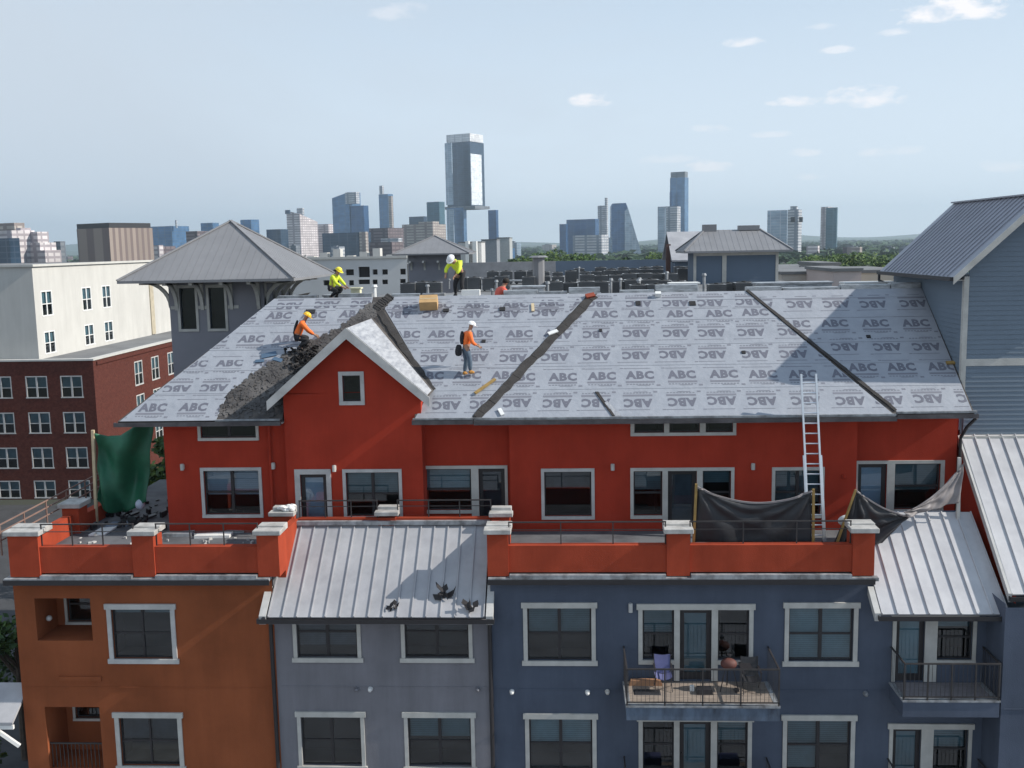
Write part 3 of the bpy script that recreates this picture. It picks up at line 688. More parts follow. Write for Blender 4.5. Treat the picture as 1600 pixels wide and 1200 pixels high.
# ---- small wall fixtures
fx=[]
def sconce(x,z,y,h=.2,mt=m_trim):
    b=MB(); b.tube((x,y-.09,z-h/2),(x,y-.09,z+h/2),.06,10); b.box(x-.05,x+.05,y-.05,y,z-h/3,z+h/3); o=b.build('wall_lamp',mt,AB,smooth=False)
for px,py,Y in ((286,729,Y1),(428,727,Y1),(523,731,YG),(957,729,Y1),(1176,728,Y1)): p=atY(px,py,Y); sconce(p.x,p.z,Y)
p=atY(985,948,0); sconce(p.x,p.z,0,.26,m_trimw)
def ventcap(x,z,y,mt,r=.075):
    b=MB(); b.tube((x,y-.1,z),(x,y,z),r*.8,10,r); b.tube((x,y-.1,z),(x,y-.14,z-.03),r*.85,10,r*.5); b.build('vent_cap',mt,AB)
for px,py,mt in ((558,1076,m_gray),(579,1076,m_white),(747,1076,m_gray),(800,1080,m_white),(918,1081,m_white),(949,1080,m_trim),(1352,1083,m_flash),(1188,909,m_blue),(953,908,m_blue),(963,908,m_blue),(799,908,m_blue),(1318,744,m_red)):
    p=atY(px,py,0 if py>800 else Y1); ventcap(p.x,p.z,0 if py>800 else Y1,mt)
# lamp in the upper loggia
p=atY(78,965,.6); MB().ball((p.x,.55,p.z),.09).build('wall_lamp',m_trimw,AB,smooth=True)

# ================================================================== STAIR TOWER (left)
TW=thing('stair_tower','grey stair tower with a pale hipped seam roof and brackets','tower',(-13.5,13,0))
def hipped(par,cx,cy,hx,hy,ze,zp,mt,spacing,ridge=0,th=.1,label=None,rib=.03):
    b=MB(); A=[(cx-hx,cy-hy,ze),(cx+hx,cy-hy,ze),(cx+hx,cy+hy,ze),(cx-hx,cy+hy,ze)]
    r0_=(cx-ridge,cy,zp); r1_=(cx+ridge,cy,zp)
    if ridge>0: fs=[(A[0],A[1],r1_,r0_),(A[1],A[2],r1_),(A[2],A[3],r0_,r1_),(A[3],A[0],r0_)]
    else: fs=[(A[0],A[1],r0_),(A[1],A[2],r0_),(A[2],A[3],r0_),(A[3],A[0],r0_)]
    for f in fs: b.face(*f)
    b.face(*[(p[0],p[1],ze-th) for p in A][::-1])
    for i in range(4):
        p,q=A[i],A[(i+1)%4]; b.face((p[0],p[1],ze-th),(q[0],q[1],ze-th),q,p)
    o=b.build('roof',mt,par,label=label,fix=False)
    s=MB()
    def ribs(p,q,apexes,inward):
        p=Vector(p);q=Vector(q);L_=(q-p).length;n=int(L_/spacing)
        for i in range(1,n):
            t=i/n; a=p.lerp(q,t); 
            # distance along the slope until the hip
            half=min(t,1-t)*L_
            run=hy if abs(inward[1])>0 else hx-ridge
            lim=run if (ridge>0 and abs(inward[1])>0 and half>hx-ridge) else None
            dmax=run if lim is not None else min(run,half*(run/( (hx-ridge) if abs(inward[1])>0 else hy)))
            fr=dmax/run; c=a+Vector(inward)*dmax+Vector((0,0,(zp-ze)*fr))
            s.beam(a+Vector((0,0,.004)),c+Vector((0,0,.004)),rib,.012)
    ribs(A[0],A[1],None,(0,1,0)); ribs(A[1],A[2],None,(-1,0,0)); ribs(A[3],A[0],None,(1,0,0)); ribs(A[2],A[3],None,(0,-1,0))
    s.build('seam',mt,o)
    h=MB(); 
    for i,e in ((0,r0_),(1,r1_),(2,r1_),(3,r0_)): h.beam(Vector(A[i])+Vector((0,0,.03)),Vector(e)+Vector((0,0,.03)),.12,.05)
    h.build('hip_cap',m_seamdark,o); return o
hipped(TW,-13.52,13.05,3.38,3.4,20.95,23.2,m_seamdark,.30,th=.1,rib=.014)
tx0,tx1,ty0,ty1=-15.5,-11.75,11.1,14.9
w=MB()
wh=[(-15.08,-14.46,19.0,20.6),(-13.92,-13.3,19.0,20.6)]
wall_holes(w,tx0,tx1,12,20.85,ty0,wh); w.face((tx0,ty0,12),(tx0,ty1,12),(tx0,ty1,20.85),(tx0,ty0,20.85)); w.face((tx1,ty0,12),(tx1,ty1,12),(tx1,ty1,20.85),(tx1,ty0,20.85)); w.face((tx0,ty1,12),(tx1,ty1,12),(tx1,ty1,20.85),(tx0,ty1,20.85))
w.build('wall',m_towergray,TW,fix=False)
f=MB(); 
for a,b,c,d in wh:
    f.box(a-.1,b+.1,ty0-.04,ty0+.02,d,d+.12); f.box(a-.1,b+.1,ty0-.05,ty0+.02,c-.1,c); f.box(a-.1,a,ty0-.04,ty0+.02,c,d); f.box(b,b+.1,ty0-.04,ty0+.02,c,d)
f.box(-14.36,-14.02,ty0-.03,ty0+.02,19.78,19.9); f.box(-15.45,-15.2,ty0-.03,ty0+.02,19.78,19.9); f.box(-13.18,-12.75,ty0-.03,ty0+.02,19.78,19.9)
fo=f.build('window_trim',m_trim,TW)
g=MB(); q=MB()
for a,b,c,d in wh: g.face((a,ty0+.1,c),(b,ty0+.1,c),(b,ty0+.1,d),(a,ty0+.1,d)); q.box(a-.05,b+.05,ty0+.3,ty0+1.5,c-.1,d+.1)
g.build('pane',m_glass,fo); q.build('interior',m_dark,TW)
# curved brackets
def bracket(par,x,y,dx,dy,L_=1.05,H=1.0,t=.13):
    b=MB(); ax=Vector((dx,dy,0)); sd=Vector((-dy,dx,0))*t/2; z=20.84
    n=7; pts=[]
    for i in range(n+1):
        a=i/n*math.pi/2; pts.append((L_*(1-math.cos(a))*1.0, -H+H*math.sin(a)))
    # curved brace made of segments
    base=Vector((x,y,z))
    for (u1,v1),(u2,v2) in zip(pts[:-1],pts[1:]): b.beam(base+ax*u1+Vector((0,0,v1)),base+ax*u2+Vector((0,0,v2)),t,.13,upv=sd)
    b.beam(base+Vector((0,0,-.05)),base+ax*L_*1.15+Vector((0,0,-.05)),t,.1)
    b.beam(base+Vector((0,0,-H-.1)),base+Vector((0,0,-.1)),t,.08,upv=ax)
    b.build('bracket',m_trim,par)
for x in (-15.2,-14.18,-13.02,-11.95): bracket(TW,x,ty0-.02,0,-1)
for y in (11.3,12.5,13.7,14.8): bracket(TW,tx1+.02,y,1,0)
for y in (11.3,13,14.8): bracket(TW,tx0-.02,y,-1,0)

# ================================================================== GABLED BUILDING (right)
GB=thing('gabled_building','tall blue-grey lap-sided building with a dark gable roof','building',(16,5,0))
wx=12.30; wy=4.12; cxr=wx-.5+ (14.42-11.8); rz=23.25; ez=20.8
halfw=cxr-(wx-.5); slope=(rz-ez)/halfw
def lap_wall_y(mb,x0,x1,z0,z1,y,e=.15,topf=None):
    z=z0
    while z<z1-1e-6:
        zt=min(z+e,z1)
        xa,xb=x0,x1
        if topf: xa,xb=topf((z+zt)/2,x0,x1)
        if xb>xa:
            mb.hexa([(xa,y-.024,z),(xb,y-.024,z),(xb,y+.02,z),(xa,y+.02,z),(xa,y-.006,zt),(xb,y-.006,zt),(xb,y+.02,zt),(xa,y+.02,zt)])
        z+=e
def lap_wall_x(mb,y0,y1,z0,z1,x,e=.15):
    z=z0
    while z<z1-1e-6:
        zt=min(z+e,z1); mb.hexa([(x-.024,y1,z),(x-.024,y0,z),(x+.02,y0,z),(x+.02,y1,z),(x-.006,y1,zt),(x-.006,y0,zt),(x+.02,y0,zt),(x+.02,y1,zt)]); z+=e
w=MB()
xr=cxr+halfw-.5
def gab(zc,a,b):
    lim=(rz-.12-zc)/slope; return max(a,cxr-lim),min(b,cxr+lim)
lap_wall_y(w,wx+.12,xr,13.0,18.02,wy); lap_wall_y(w,wx+.12,xr,18.24,22.95,wy,topf=gab)
lap_wall_x(w,wy+.0,11.0,16.0,ez-.02,wx)
w.box(wx+.05,xr-.05,wy+.05,10.9,0,ez-.1)
w.build('wall',m_siding,GB)
w=MB(); w.box(wx-.03,wx+.12,wy-.045,wy+.0,16.9,ez-.0); w.box(wx-.035,wx-.026,wy-.04,wy+.1,16.9,ez-.05); w.box(wx+.12,xr,wy-.045,wy-.0,18.02,18.24); w.box(wx+.0,xr,wy-.3,wy-.03,15.70,15.84)
w.build('corner_trim',m_trim,GB)
y0r,y1r=3.68,11.1
w=MB(); n_=Vector((-slope,0,1)).normalized()
for sg in (-1,1):
    n_=Vector((sg*slope,0,1)).normalized()
    w.prism([Vector((cxr,y0r,rz)),Vector((cxr+sg*halfw,y0r,ez)),Vector((cxr+sg*halfw,y1r,ez)),Vector((cxr,y1r,rz))],-n_*.1)
gr_=w.build('roof',m_seamdarker,GB)
w=MB()
for i in range(1,19):
    y=y0r+.2+i*(y1r-y0r-.4)/19
    w.beam((cxr,y,rz+.02),(cxr-halfw,y,ez+.02),.03,.045)
w.beam((cxr,y0r,rz+.03),(cxr,y1r,rz+.03),.2,.05)
w.build('seam',m_seamdarker,gr_)
w=MB()
for sg in (-1,1):
    w.prism([(cxr,y0r-.05,rz+.01),(cxr+sg*(halfw+.02),y0r-.05,ez+.0),(cxr+sg*(halfw+.02),y0r-.05,ez-.22),(cxr,y0r-.05,rz-.24)],(0,.048,0))
w.build('rake_board',m_trim,GB)
w=MB(); w.box(wx-.62,wx-.48,y0r,y1r,ez-.12,ez-.0); w.build('gutter',m_bronze,GB)
pipe([(wx-.55,y1r-.1,ez-.1),(wx-.55,y1r-.1,ez-.35),(wx-.1,10.4,ez-.6),(wx-.06,10.4,17)],.05,par=GB)
MB().box(wx-.5,wx,wy,11,ez-.13,ez-.1).build('soffit',m_trim,GB)
MB().prism([RP(12.02,4.62,.02),RP(12.3,4.62,.02),RP(12.3,4.72,.02),RP(12.02,4.72,.02)],Nrm*.05).build('corner_board',m_wood,GB)
# lower metal lean-to roof in front of it
mr=seamroof('metal_roof',12.02,22,-.75,12.33,3.95,15.86,.42,m_seambright,GB,'bright standing seam lean-to roof',skew=.25)
w=MB(); w.prism([(11.94,-.78,12.12),(11.94,-.78,12.36),(12.19,3.9,15.86),(12.19,3.9,15.6)],(.09,0,0)); w.build('barge_board',m_trimw,GB)
w=MB(); gutter(w,11.95,22,-.76,12.3); w.build('gutter',m_bronze,GB)
w=MB(); w.face((12.22,-.6,12.0),(12.22,3.95,12.0),(12.22,3.95,15.5),(12.22,-.6,12.25)); w.face((12.2,3.9,12),(12.2,4.2,12),(12.2,4.2,16.6),(12.2,3.9,16.6)); w.build('side_wall',m_red,GB,fix=False)

# ================================================================== ROOFTOP OBJECTS BEHIND THE RIDGE
PH=thing('roof_penthouse','small blue-sided rooftop penthouse with a grey hipped roof','building',(10.6,38,19.4))
hipped(PH,10.6,38.2,3.3,2.5,21.45,22.75,m_seamdark,.33,ridge=1.75,th=.12)
w=MB(); lap_wall_y(w,8.05,13.1,19.4,21.3,36.4,.16); w.box(8.05,13.1,36.45,40.2,19.4,21.35); w.build('wall',m_sidingd,PH)
w=MB(); 
for a,b in ((7.95,8.12),(9.72,9.98),(13.0,13.17)): w.box(a,b,36.32,36.37,19.4,21.15)
w.box(7.95,13.17,36.32,36.37,21.15,21.33); w.build('corner_trim',m_trim,PH)
w=MB(); w.box(8.75,9.6,38,38.6,22.6,23.1); w.box(11.0,12.3,38,38.6,22.7,23.0); w.build('roof_cap',m_seamdark,PH)
GP=thing('grey_gabled_penthouse','plain grey metal-roofed penthouse behind the hipped one','building',(11,55,19.4))
w=MB(); w.prism([(8.0,50,20.7),(14.5,50,20.7),(14.5,54,22.85),(8.0,54,22.85)],(0,0,-.12)); w.prism([(8.0,58,20.7),(14.5,58,20.7),(14.5,54,22.85),(8.0,54,22.85)],(0,0,-.12)); w.build('roof',m_seam,GP)
w=MB(); w.box(8.3,14.2,50.6,57.4,17,20.6); w.prism([(8.3,50.6,20.5),(8.3,57.4,20.5),(8.3,54,22.6)],(5.9,0,0)); w.build('wall',m_sidingd,GP)
w=MB(); w.box(7.78,8.12,52,52.4,18.5,21.9); w.build('chimney',mat('brown_pipe',(.12,.07,.06)),GP)
ST=thing('small_stair_tower','far grey stair tower with a small hipped roof','tower',(-11,57,5))
hipped(ST,-10.95,58.2,3.15,3.15,21.5,22.95,m_seamdark,.5,th=.12)
MB().box(-12.95,-9.0,56.2,60.2,5,21.42).build('wall',m_towergray,ST)
for x in (-12.7,-11.6,-10.4,-9.3): bracket(ST,x,56.18,0,-1,L_=.9,H=.6,t=.16)
# parapet screen wall
w=MB(); a=atY(868,408,60); b=atY(1086,408,60); w.box(a.x,b.x,60,60.3,19.4,20.62); w.build('roof_screen_wall',m_sidingd,AB)
w=MB(); a=atY(700,414,52); b=atY(868,414,52); w.box(a.x,b.x,52,52.3,19.4,20.75); w.build('roof_screen_wall',mat('light_screen',(.30,.30,.31)),AB)

# AC condensers
def condenser():
    t=thing('ac_condenser','dark rooftop air conditioning condenser in the rows behind the ridge','air conditioner',(0,0,0),'condensers in rows on the flat roof')
    b=MB(); b.box(-.36,.36,-.36,.36,.08,.78)
    for i in range(7):
        z=.16+i*.085; b.box(-.375,.375,-.375,.375,z,z+.022)
    b.box(-.3,-.2,-.3,.3,0,.08); b.box(.2,.3,-.3,.3,0,.08)
    b.build('body',m_acbody,t); 
    g=MB(); g.tube((0,0,.79),(0,0,.83),.30,14); g.tube((0,0,.83),(0,0,.86),.09,10); g.build('fan_grille',m_acgrille,t)
    g=MB(); g.box(-.38,.38,-.38,.38,.78,.80); g.build('top_panel',m_actop,t); return t
AC0=condenser(); used=False
def place_ac(x,y,z,rz=0,s=1):
    global used
    if not used: r=AC0; used=True
    else:
        r=AC0.copy(); col.objects.link(r)
        for ch in AC0.children:
            c=ch.copy(); col.objects.link(c); c.parent=r
    r.location=(x,y,z); r.rotation_euler=(0,0,rz); r.scale=(s,s,s)
rr=random.Random(3)
for D,px0,px1,step,skip in ((76,905,1080,17,.12),(70,770,1075,19,.15),(60,700,1060,21,.2),(50,865,1065,23,.15),(45,1092,1180,22,.1),(45,975,1060,24,.2),(52,640,700,19,.3)):
    px=px0
    while px<px1:
        if rr.random()>skip:
            p=atY(px,430,D-28.3); place_ac(p.x,D-28.3+rr.uniform(-.5,.5),19.40,rr.uniform(-.05,.05),rr.uniform(.95,1.12))
        px+=step*rr.uniform(.9,1.15)
# assorted roof-top bits: vents, curbs, pipes (each its own thing)
def rt_pipe(px,D,h,label,r=.07,mt=m_flash):
    p=atY(px,450,D-28.3); b=MB(); b.tube((p.x,p.y,19.4),(p.x,p.y,19.4+h),r,8); b.tube((p.x,p.y,19.4+h),(p.x,p.y,19.4+h+.1),r*1.7,8,r*1.2); o=b.build('vent_pipe',mt); tag(o,label,'pipe',None)
rt_pipe(842,60,1.9,'thick grey vent stack rising from the flat roof',.35,m_seamdark)
rt_pipe(1042,55,1.0,'thin pale vent pipe left of the penthouse')
rt_pipe(998,47,.9,'thin pale vent pipe in the middle of the condenser rows')
rt_pipe(1100,47,1.1,'slim vent pipe in front of the penthouse')
rt_pipe(668,50,.7,'short vent pipe below the far stair tower')
rt_pipe(585,48,.8,'short white vent pipe at the left end of the flat roof',.09,m_white)
rq=random.Random(9)
for i in range(16):
    px=rq.uniform(700,1070); D_=rq.choice((44,48,55,64,74)); p=atY(px,450,D_-28.3); h=rq.uniform(.5,1.1); b=MB(); b.tube((p.x,p.y,19.4),(p.x,p.y,19.4+h),.05,8); b.tube((p.x,p.y,19.4+h),(p.x,p.y,19.5+h),.1,8,.07); tag(b.build('vent_pipe',m_flash),'small pale vent pipe among the condensers','pipe','vent pipes among the condensers')
for i in range(9):
    px=690+i*42+rq.uniform(-10,10); D_=rq.choice((42,47,57,67)); p=atY(px,450,D_-28.3); b=MB(); b.tube((p.x,p.y,19.75),(p.x+rq.uniform(1,2.4),p.y+rq.uniform(-.3,.3),19.75),.06,8); b.box(p.x+.1,p.x+.25,p.y-.1,p.y+.1,19.4,19.7); tag(b.build('conduit',m_copping),'pale conduit run lying between the condensers','conduit','conduit runs between the condensers')
def curb(px0,px1,D,h,label,mt,d=.8,cat='roof curb',name='roof_curb'):
    a=atY(px0,450,D-28.3); b=atY(px1,450,D-28.3); m_=MB(); m_.box(a.x,b.x,a.y,a.y+d,19.4,19.4+h); m_.box(a.x-.05,b.x+.05,a.y-.05,a.y+d+.05,19.4+h,19.4+h+.06); tag(m_.build(name,mt),label,cat)
curb(505,560,39,.80,'low pale roof curb behind the crouching worker',m_flash)
curb(548,562,42,.95,'small yellowish box on the flat roof beside the roofers',mat('yellow_box',(.75,.72,.5)),.4,'box','utility_box')
curb(1182,1300,40,.95,'long white roof curb right of the penthouse',m_copping)
curb(1322,1400,39,.95,'white roof curb beside the gabled building',m_white)
curb(800,850,41,.93,'pale duct curb behind the ridge, middle of the roof',m_copping)
curb(1048,1092,40,1.0,'white duct curb left of the dark condensers',m_white)

# ================================================================== THINGS ON THE ROOF AND TERRACE
def on_roof_prism(x,y,w_,l,h,rot=0,base=.02):
    c,s_=math.cos(rot),math.sin(rot); pts=[]
    for a,b in ((-1,-1),(1,-1),(1,1),(-1,1)):
        u=a*w_/2;v=b*l/2; pts.append(RP(x+u*c-v*s_,y+(u*s_+v*c)*CS,base))
    return pts
# cardboard bundle
cb_=thing('cardboard_box','tan cardboard box resting on the grey roof sheet','box',RP(-4.78,7.38,.02))
b=MB(); b.prism(on_roof_prism(-4.78,7.38,.62,.42,.2,.03),Nrm*.36); b.build('carton',m_card,cb_)
b=MB(); b.prism(on_roof_prism(-4.78,7.38,.60,.06,.2,.03,.382),Nrm*.004); b.build('packing_tape',mat('tape',(.55,.42,.25),.3),cb_)
b=MB(); b.prism(on_roof_prism(-1.15,7.25,.10,.42,0,.05),Nrm*.04); tag(b.build('wood_block',m_woodp),'small pale wood offcut lying on the upper roof','wood offcut')
b=MB(); b.prism(on_roof_prism(-2.6,3.95,.10,.9,0,-.75,.06),Nrm*.04); tag(b.build('wood_strip',m_wood),'yellowish torn wood strip in the dark hip line','wood strip')
b=MB(); b.prism(on_roof_prism(.85,7.72,.32,.2,0,.3,.02),Nrm*.09); tag(b.build('tool_bag',mat('red_brown_bag',(.30,.06,.03))),'reddish tool bag at the top of the dark strip','bag')
b=MB(); b.prism(on_roof_prism(-2.05,3.0,.12,.3,0,.4,.03),Nrm*.05); tag(b.build('metal_offcut',m_white),'white metal offcut at the foot of the dark strip','metal offcut')
b=MB(); b.prism(on_roof_prism(-.45,6.1,.35,.14,0,.5,.06),Nrm*.04); tag(b.build('paper_scrap',m_white),'crumpled white scrap half-way up the dark strip','scrap')
b=MB(); b.prism(on_roof_prism(3.2,7.7,.2,.14,0,0,.02),Nrm*.16); tag(b.build('white_bucket',m_white),'small white bucket standing at the ridge','bucket')
# shingle rubble
b=MB(); rr=random.Random(11)
for i in range(2600):
    t=rr.random()**.9; y=3.0+4.5*t
    # band between sheet edge and the gable valley
    xl=-10.95 if y<3.9 else (-10.9+(y-3.9)*.985 if y<5.2 else (-9.62+(y-5.2)*1.496 if y<6.45 else -7.75+(y-6.45)*.769)); xr_=gc-(gz+.1-(16.72+.7*(y-2.8)))/.87
    if y<3.9: xr_=-9.0
    if xr_<xl+.05: continue
    x=xl+(xr_-xl)*rr.random(); s_=rr.uniform(.03,.15)
    P=RP(x,y,rr.uniform(.0,.02)); q=Matrix.Rotation(rr.uniform(0,6.28),3,'Z'); tilt=Matrix.Rotation(rr.uniform(-.25,.25),3,'X')
    u=q@tilt@Vector((s_,0,0)); v=q@tilt@Vector((0,s_*rr.uniform(.3,1),0)); u.z+=.7*u.y; v.z+=.7*v.y
    b.prism([P,P+u,P+u+v,P+v],Vector((0,0,rr.uniform(.01,.03))))
tag(b.build('shingle_rubble',m_shingle),'loose torn brown shingles strewn left of the gable','rubble',kind='stuff')
b=MB()
for i in range(150):
    a=rr.gauss(0,.34); c=rr.gauss(0,.26); x=-8.75+a; y=5.1+c; h=max(0,.22-.5*abs(a)-.6*abs(c))*rr.random()
    P=RP(x,y,h+.03); s_=rr.uniform(.06,.18); an=rr.uniform(0,6.28); u=Vector((math.cos(an),math.sin(an),rr.uniform(-.2,.9)))*s_; v=Vector((-math.sin(an),math.cos(an),.6))*s_*.6
    b.prism([P,P+u,P+u+v,P+v],Vector((0,0,.02)))
tag(b.build('rubble_heap',mat('black_rubble',(.035,.032,.034),.9)),'black heap of stripped shingles below the crouching orange worker','rubble',kind='stuff')
# blue-ish torn sheet scraps by the heap
b=MB()
for x,y,r_,s_ in ((-9.95,5.35,.3,.5),(-9.6,5.15,-.4,.35),(-10.2,5.1,.1,.3)): b.prism(on_roof_prism(x,y,s_,s_*.45,0,r_,.03),Nrm*.02)
tag(b.build('torn_felt',mat('bluish_felt',(.08,.14,.22))),'bluish torn felt scraps beside the black heap','felt scrap')
# ladder
A=Vector((7.42,1.95,13.02)); B=Vector((7.28,2.78,18.0)); 
lad=thing('extension_ladder','long aluminium ladder leaning from terrace to eave','ladder',A)
d=(B-A).normalized(); sd=Vector((1,0,0))
b=MB(); 
for s_ in (-.22,.22): b.beam(A+sd*s_,B+sd*s_,.055,.08,upv=(0,1,0))
b.build('side_rail',m_alu,lad)
b=MB(); L_=(B-A).length; k=int(L_/.305)
for i in range(1,k+1): p=A+d*(i*.305-.1); b.tube(p-sd*.22,p+sd*.22,.022,8)
b.build('rung',m_alu,lad)
b=MB(); 
for s_ in (-.22,.22): b.box(A.x+s_-.05,A.x+s_+.05,A.y-.09,A.y+.07,A.z-.02,A.z+.02)
b.build('foot',m_bronze,lad)
b=MB(); b.beam(A+sd*-.26+d*2.6,A+sd*-.26,.05,.07,upv=(0,1,0)); b.beam(A+sd*.26+d*2.6,A+sd*.26,.05,.07,upv=(0,1,0)); b.build('fly_section',m_alu,lad)
# tarps
def cloth(name,label,cat_,TL,TR,BL,BR,sag,mt,folds=5,amp=.05,nu=46,nv=22,curve=None,band=None,par=None,seed=1,th=.012):
    rs=random.Random(seed); ph=[(rs.uniform(.6,1.3),rs.uniform(0,6.3)) for _ in range(4)]
    TL,TR,BL,BR=map(Vector,(TL,TR,BL,BR))
    def fn(u,v):
        t=TL.lerp(TR,u); t.z-=sag*4*u*(1-u)*(1.0 if curve is None else curve(u)); bt=BL.lerp(BR,u); p=t.lerp(bt,v)
        # drag folds radiating from the two hung corners
        f=0
        for k,(cx_,w_) in enumerate(((0,1),(1,1))):
            dx=abs(u-cx_)+.02; ang=math.atan2(v+.05,dx); f+=math.sin(ang*folds*2.3+ph[k][1])*math.exp(-dx*2.2)*w_
        f+=.5*math.sin(u*folds*3.1+ph[2][1]+v*2)*v
        p.y+=amp*f; p.x+=.02*math.sin(v*9+ph[3][1])*(4*u*(1-u)); return p
    b=MB(); b.grid(fn,nu,nv); o=b.build(name,mt,par,smooth=True,fix=False)
    so_=o.modifiers.new('t','SOLIDIFY'); so_.thickness=th; so_.offset=0
    if label: tag(o,label,cat_)
    return o,fn
TY_=.55
def tp(px,py,Y=TY_): p=atY(px,py,Y); return (p.x,p.y,p.z)
t1=thing('tarp_screen','black tarp stretched between two yellow posts on the terrace','tarp',(4.5,TY_,13.0))
o,fn=cloth('tarp_sheet',None,None,tp(1090,762),tp(1268,768),tp(1086,848),tp(1268,848),.42,m_tarp,6,.06,par=t1,seed=2)
b=MB()
for i in range(40):
    a=Vector(fn(i/40,0)); c=Vector(fn((i+1)/40,0)); b.beam(a+Vector((0,0,.02)),c+Vector((0,0,.02)),.05,.05)
b.build('tarp_hem',m_tarpg,t1)
p0=Vector(tp(1088,756)); p1=Vector(tp(1083,846)); q0=Vector(tp(1271,764)); q1=Vector(tp(1271,846))
MB().beam(p0,(p1.x,p1.y,13.0),.07,.07,upv=(0,1,0)).build('post',m_wood,t1); MB().beam(q0,(q1.x,q1.y,13.0),.07,.07,upv=(0,1,0)).build('post',m_wood,t1)
t2=thing('tarp_screen','black and grey tarp sagging from a tilted post beside the right window','tarp',(9,1.2,13.0))
Yt=1.0
o,fn=cloth('tarp_sheet',None,None,tp(1338,768,Yt),tp(1420,808,Yt),tp(1304,850,Yt),tp(1380,850,Yt),.12,m_tarp,6,.08,par=t2,seed=5)
b=MB()
for i in range(30):
    a=Vector(fn(i/30,0)); c=Vector(fn((i+1)/30,0)); b.beam(a+Vector((0,0,.02)),c+Vector((0,0,.02)),.05,.04)
b.build('tarp_hem',m_tarpg,t2)
o,fn=cloth('tarp_end',None,None,tp(1412,800,Yt),tp(1507,722,1.8),tp(1418,808,Yt),tp(1497,785,1.8),.22,m_tarpg,7,.07,par=t2,seed=8)
p0=Vector(tp(1337,765,Yt-.06)); p1=Vector(tp(1308,848,Yt-.06)); MB().beam(p0,p1,.06,.06,upv=(0,1,0)).build('post',m_wood,t2)
p0=Vector(tp(1499,715,1.9)); p1=Vector(tp(1498,790,1.9)); MB().beam(p0,(p1.x,p1.y,13.2),.09,.09,upv=(0,1,0)).build('post',m_trim,t2)
# green tarp
t3=thing('green_tarp','dark green tarp hanging from a pale lumber post below the eave','tarp',(-15.5,5.2,13.0))
Yg=4.6
b=MB()
ptsT=[(149,676),(165,683),(185,682),(200,672),(214,658),(228,652)]; ptsB=[(151,778),(160,795),(172,805),(186,806),(200,800),(226,785)]
def lerp_path(P,u):
    t=u*(len(P)-1); i=min(int(t),len(P)-2); f_=t-i; return (P[i][0]*(1-f_)+P[i+1][0]*f_,P[i][1]*(1-f_)+P[i+1][1]*f_)
def gfn(u,v):
    a=lerp_path(ptsT,u); c=lerp_path(ptsB,u); x=a[0]*(1-v)+c[0]*v; y=a[1]*(1-v)+c[1]*v
    d_=.16*math.sin(8*u+3*v)+.10*math.sin(17*u-7*v)*v+.10*math.sin(5*(1-u)+11*v)+.45*u
    p=atY(x,y,Yg); return (p.x,p.y+d_,p.z)
b.grid(gfn,44,34); o=b.build('tarp_sheet',m_green,t3,smooth=True,fix=False); s_=o.modifiers.new('t','SOLIDIFY'); s_.thickness=.012
p0=atY(145,672,Yg-.05); p1=atY(149,790,Yg-.05); MB().beam(p0,(p1.x,p1.y,13.0),.09,.09,upv=(0,1,0)).build('post',m_woodp,t3)
# satellite dish and low bits
sd_=thing('satellite_dish','small pale satellite dish on the terrace between the two black tarps','satellite dish',atY(1325,812,1.6))
p=atY(1325,812,1.6); b=MB()
def dish(u,v): a=2*math.pi*v; r_=.30*u; return (p.x+r_*math.cos(a),p.y-.10*(1-u*u)+.0,p.z+r_*.62*math.sin(a)-.35*r_*r_)
b.grid(dish,6,18); o=b.build('dish',m_white,sd_,smooth=True,fix=False)
MB().tube((p.x,p.y,p.z),(p.x+.05,p.y+.1,13.0),.025,8).build('mast',m_flash,sd_); MB().beam((p.x,p.y-.1,p.z-.16),(p.x,p.y-.35,p.z+.05),.02,.02).build('feed_arm',m_flash,sd_)
# white globe lamp / bucket in the dark corner
p=atY(219,788,4.9); b=MB(); b.ball((p.x,4.9,p.z),.16,12,(1,1,1.1)); tag(b.build('white_globe',m_blindw,smooth=True),'round pale blue-white globe in the dark corner beside the green tarp','globe')
# terrace clutter: white sheets and rolls left terrace
cl=[(150,838,.5,.9,.05,'white foam sheet lying behind the left parapet',m_white),(230,836,.2,.9,.05,'pale board leaning flat on the left terrace floor',m_flash),(275,840,.9,.35,.12,'grey roll of membrane on the left terrace',m_flash),(330,842,1.1,.4,.10,'white board stack by the third parapet column',m_white),(300,828,.5,.5,.06,'dark tool crate behind the left railing',m_bronze),(365,834,.6,.6,.08,'grey metal panel on the terrace corner',m_flash),(180,824,.7,.6,.04,'bluish plastic sheet on the left terrace floor',mat('bluish_sheet',(.20,.24,.32)))]
for px,py,w_,l_,h_,lab,mt in cl:
    q=atZ(px,py,13.0); b=MB(); y0_=min(max(q.y,.5),4)
    b.hexa([(q.x-w_/2,y0_,13.003),(q.x+w_/2,y0_+.1,13.003),(q.x+w_/2,y0_+l_+.1,13.003),(q.x-w_/2,y0_+l_,13.003),(q.x-w_/2,y0_,13.003+h_),(q.x+w_/2,y0_+.1,13.003+h_*.8),(q.x+w_/2,y0_+l_+.1,13.003+h_),(q.x-w_/2,y0_+l_,13.003+h_*.7)])
    tag(b.build('terrace_debris',mt),lab,'debris')
rz_=random.Random(4); names_=('white','grey','dark','pale','bluish'); mm_=(m_white,m_flash,m_bronze,m_trimw,MATS['bluish_sheet'])
b1=MB()
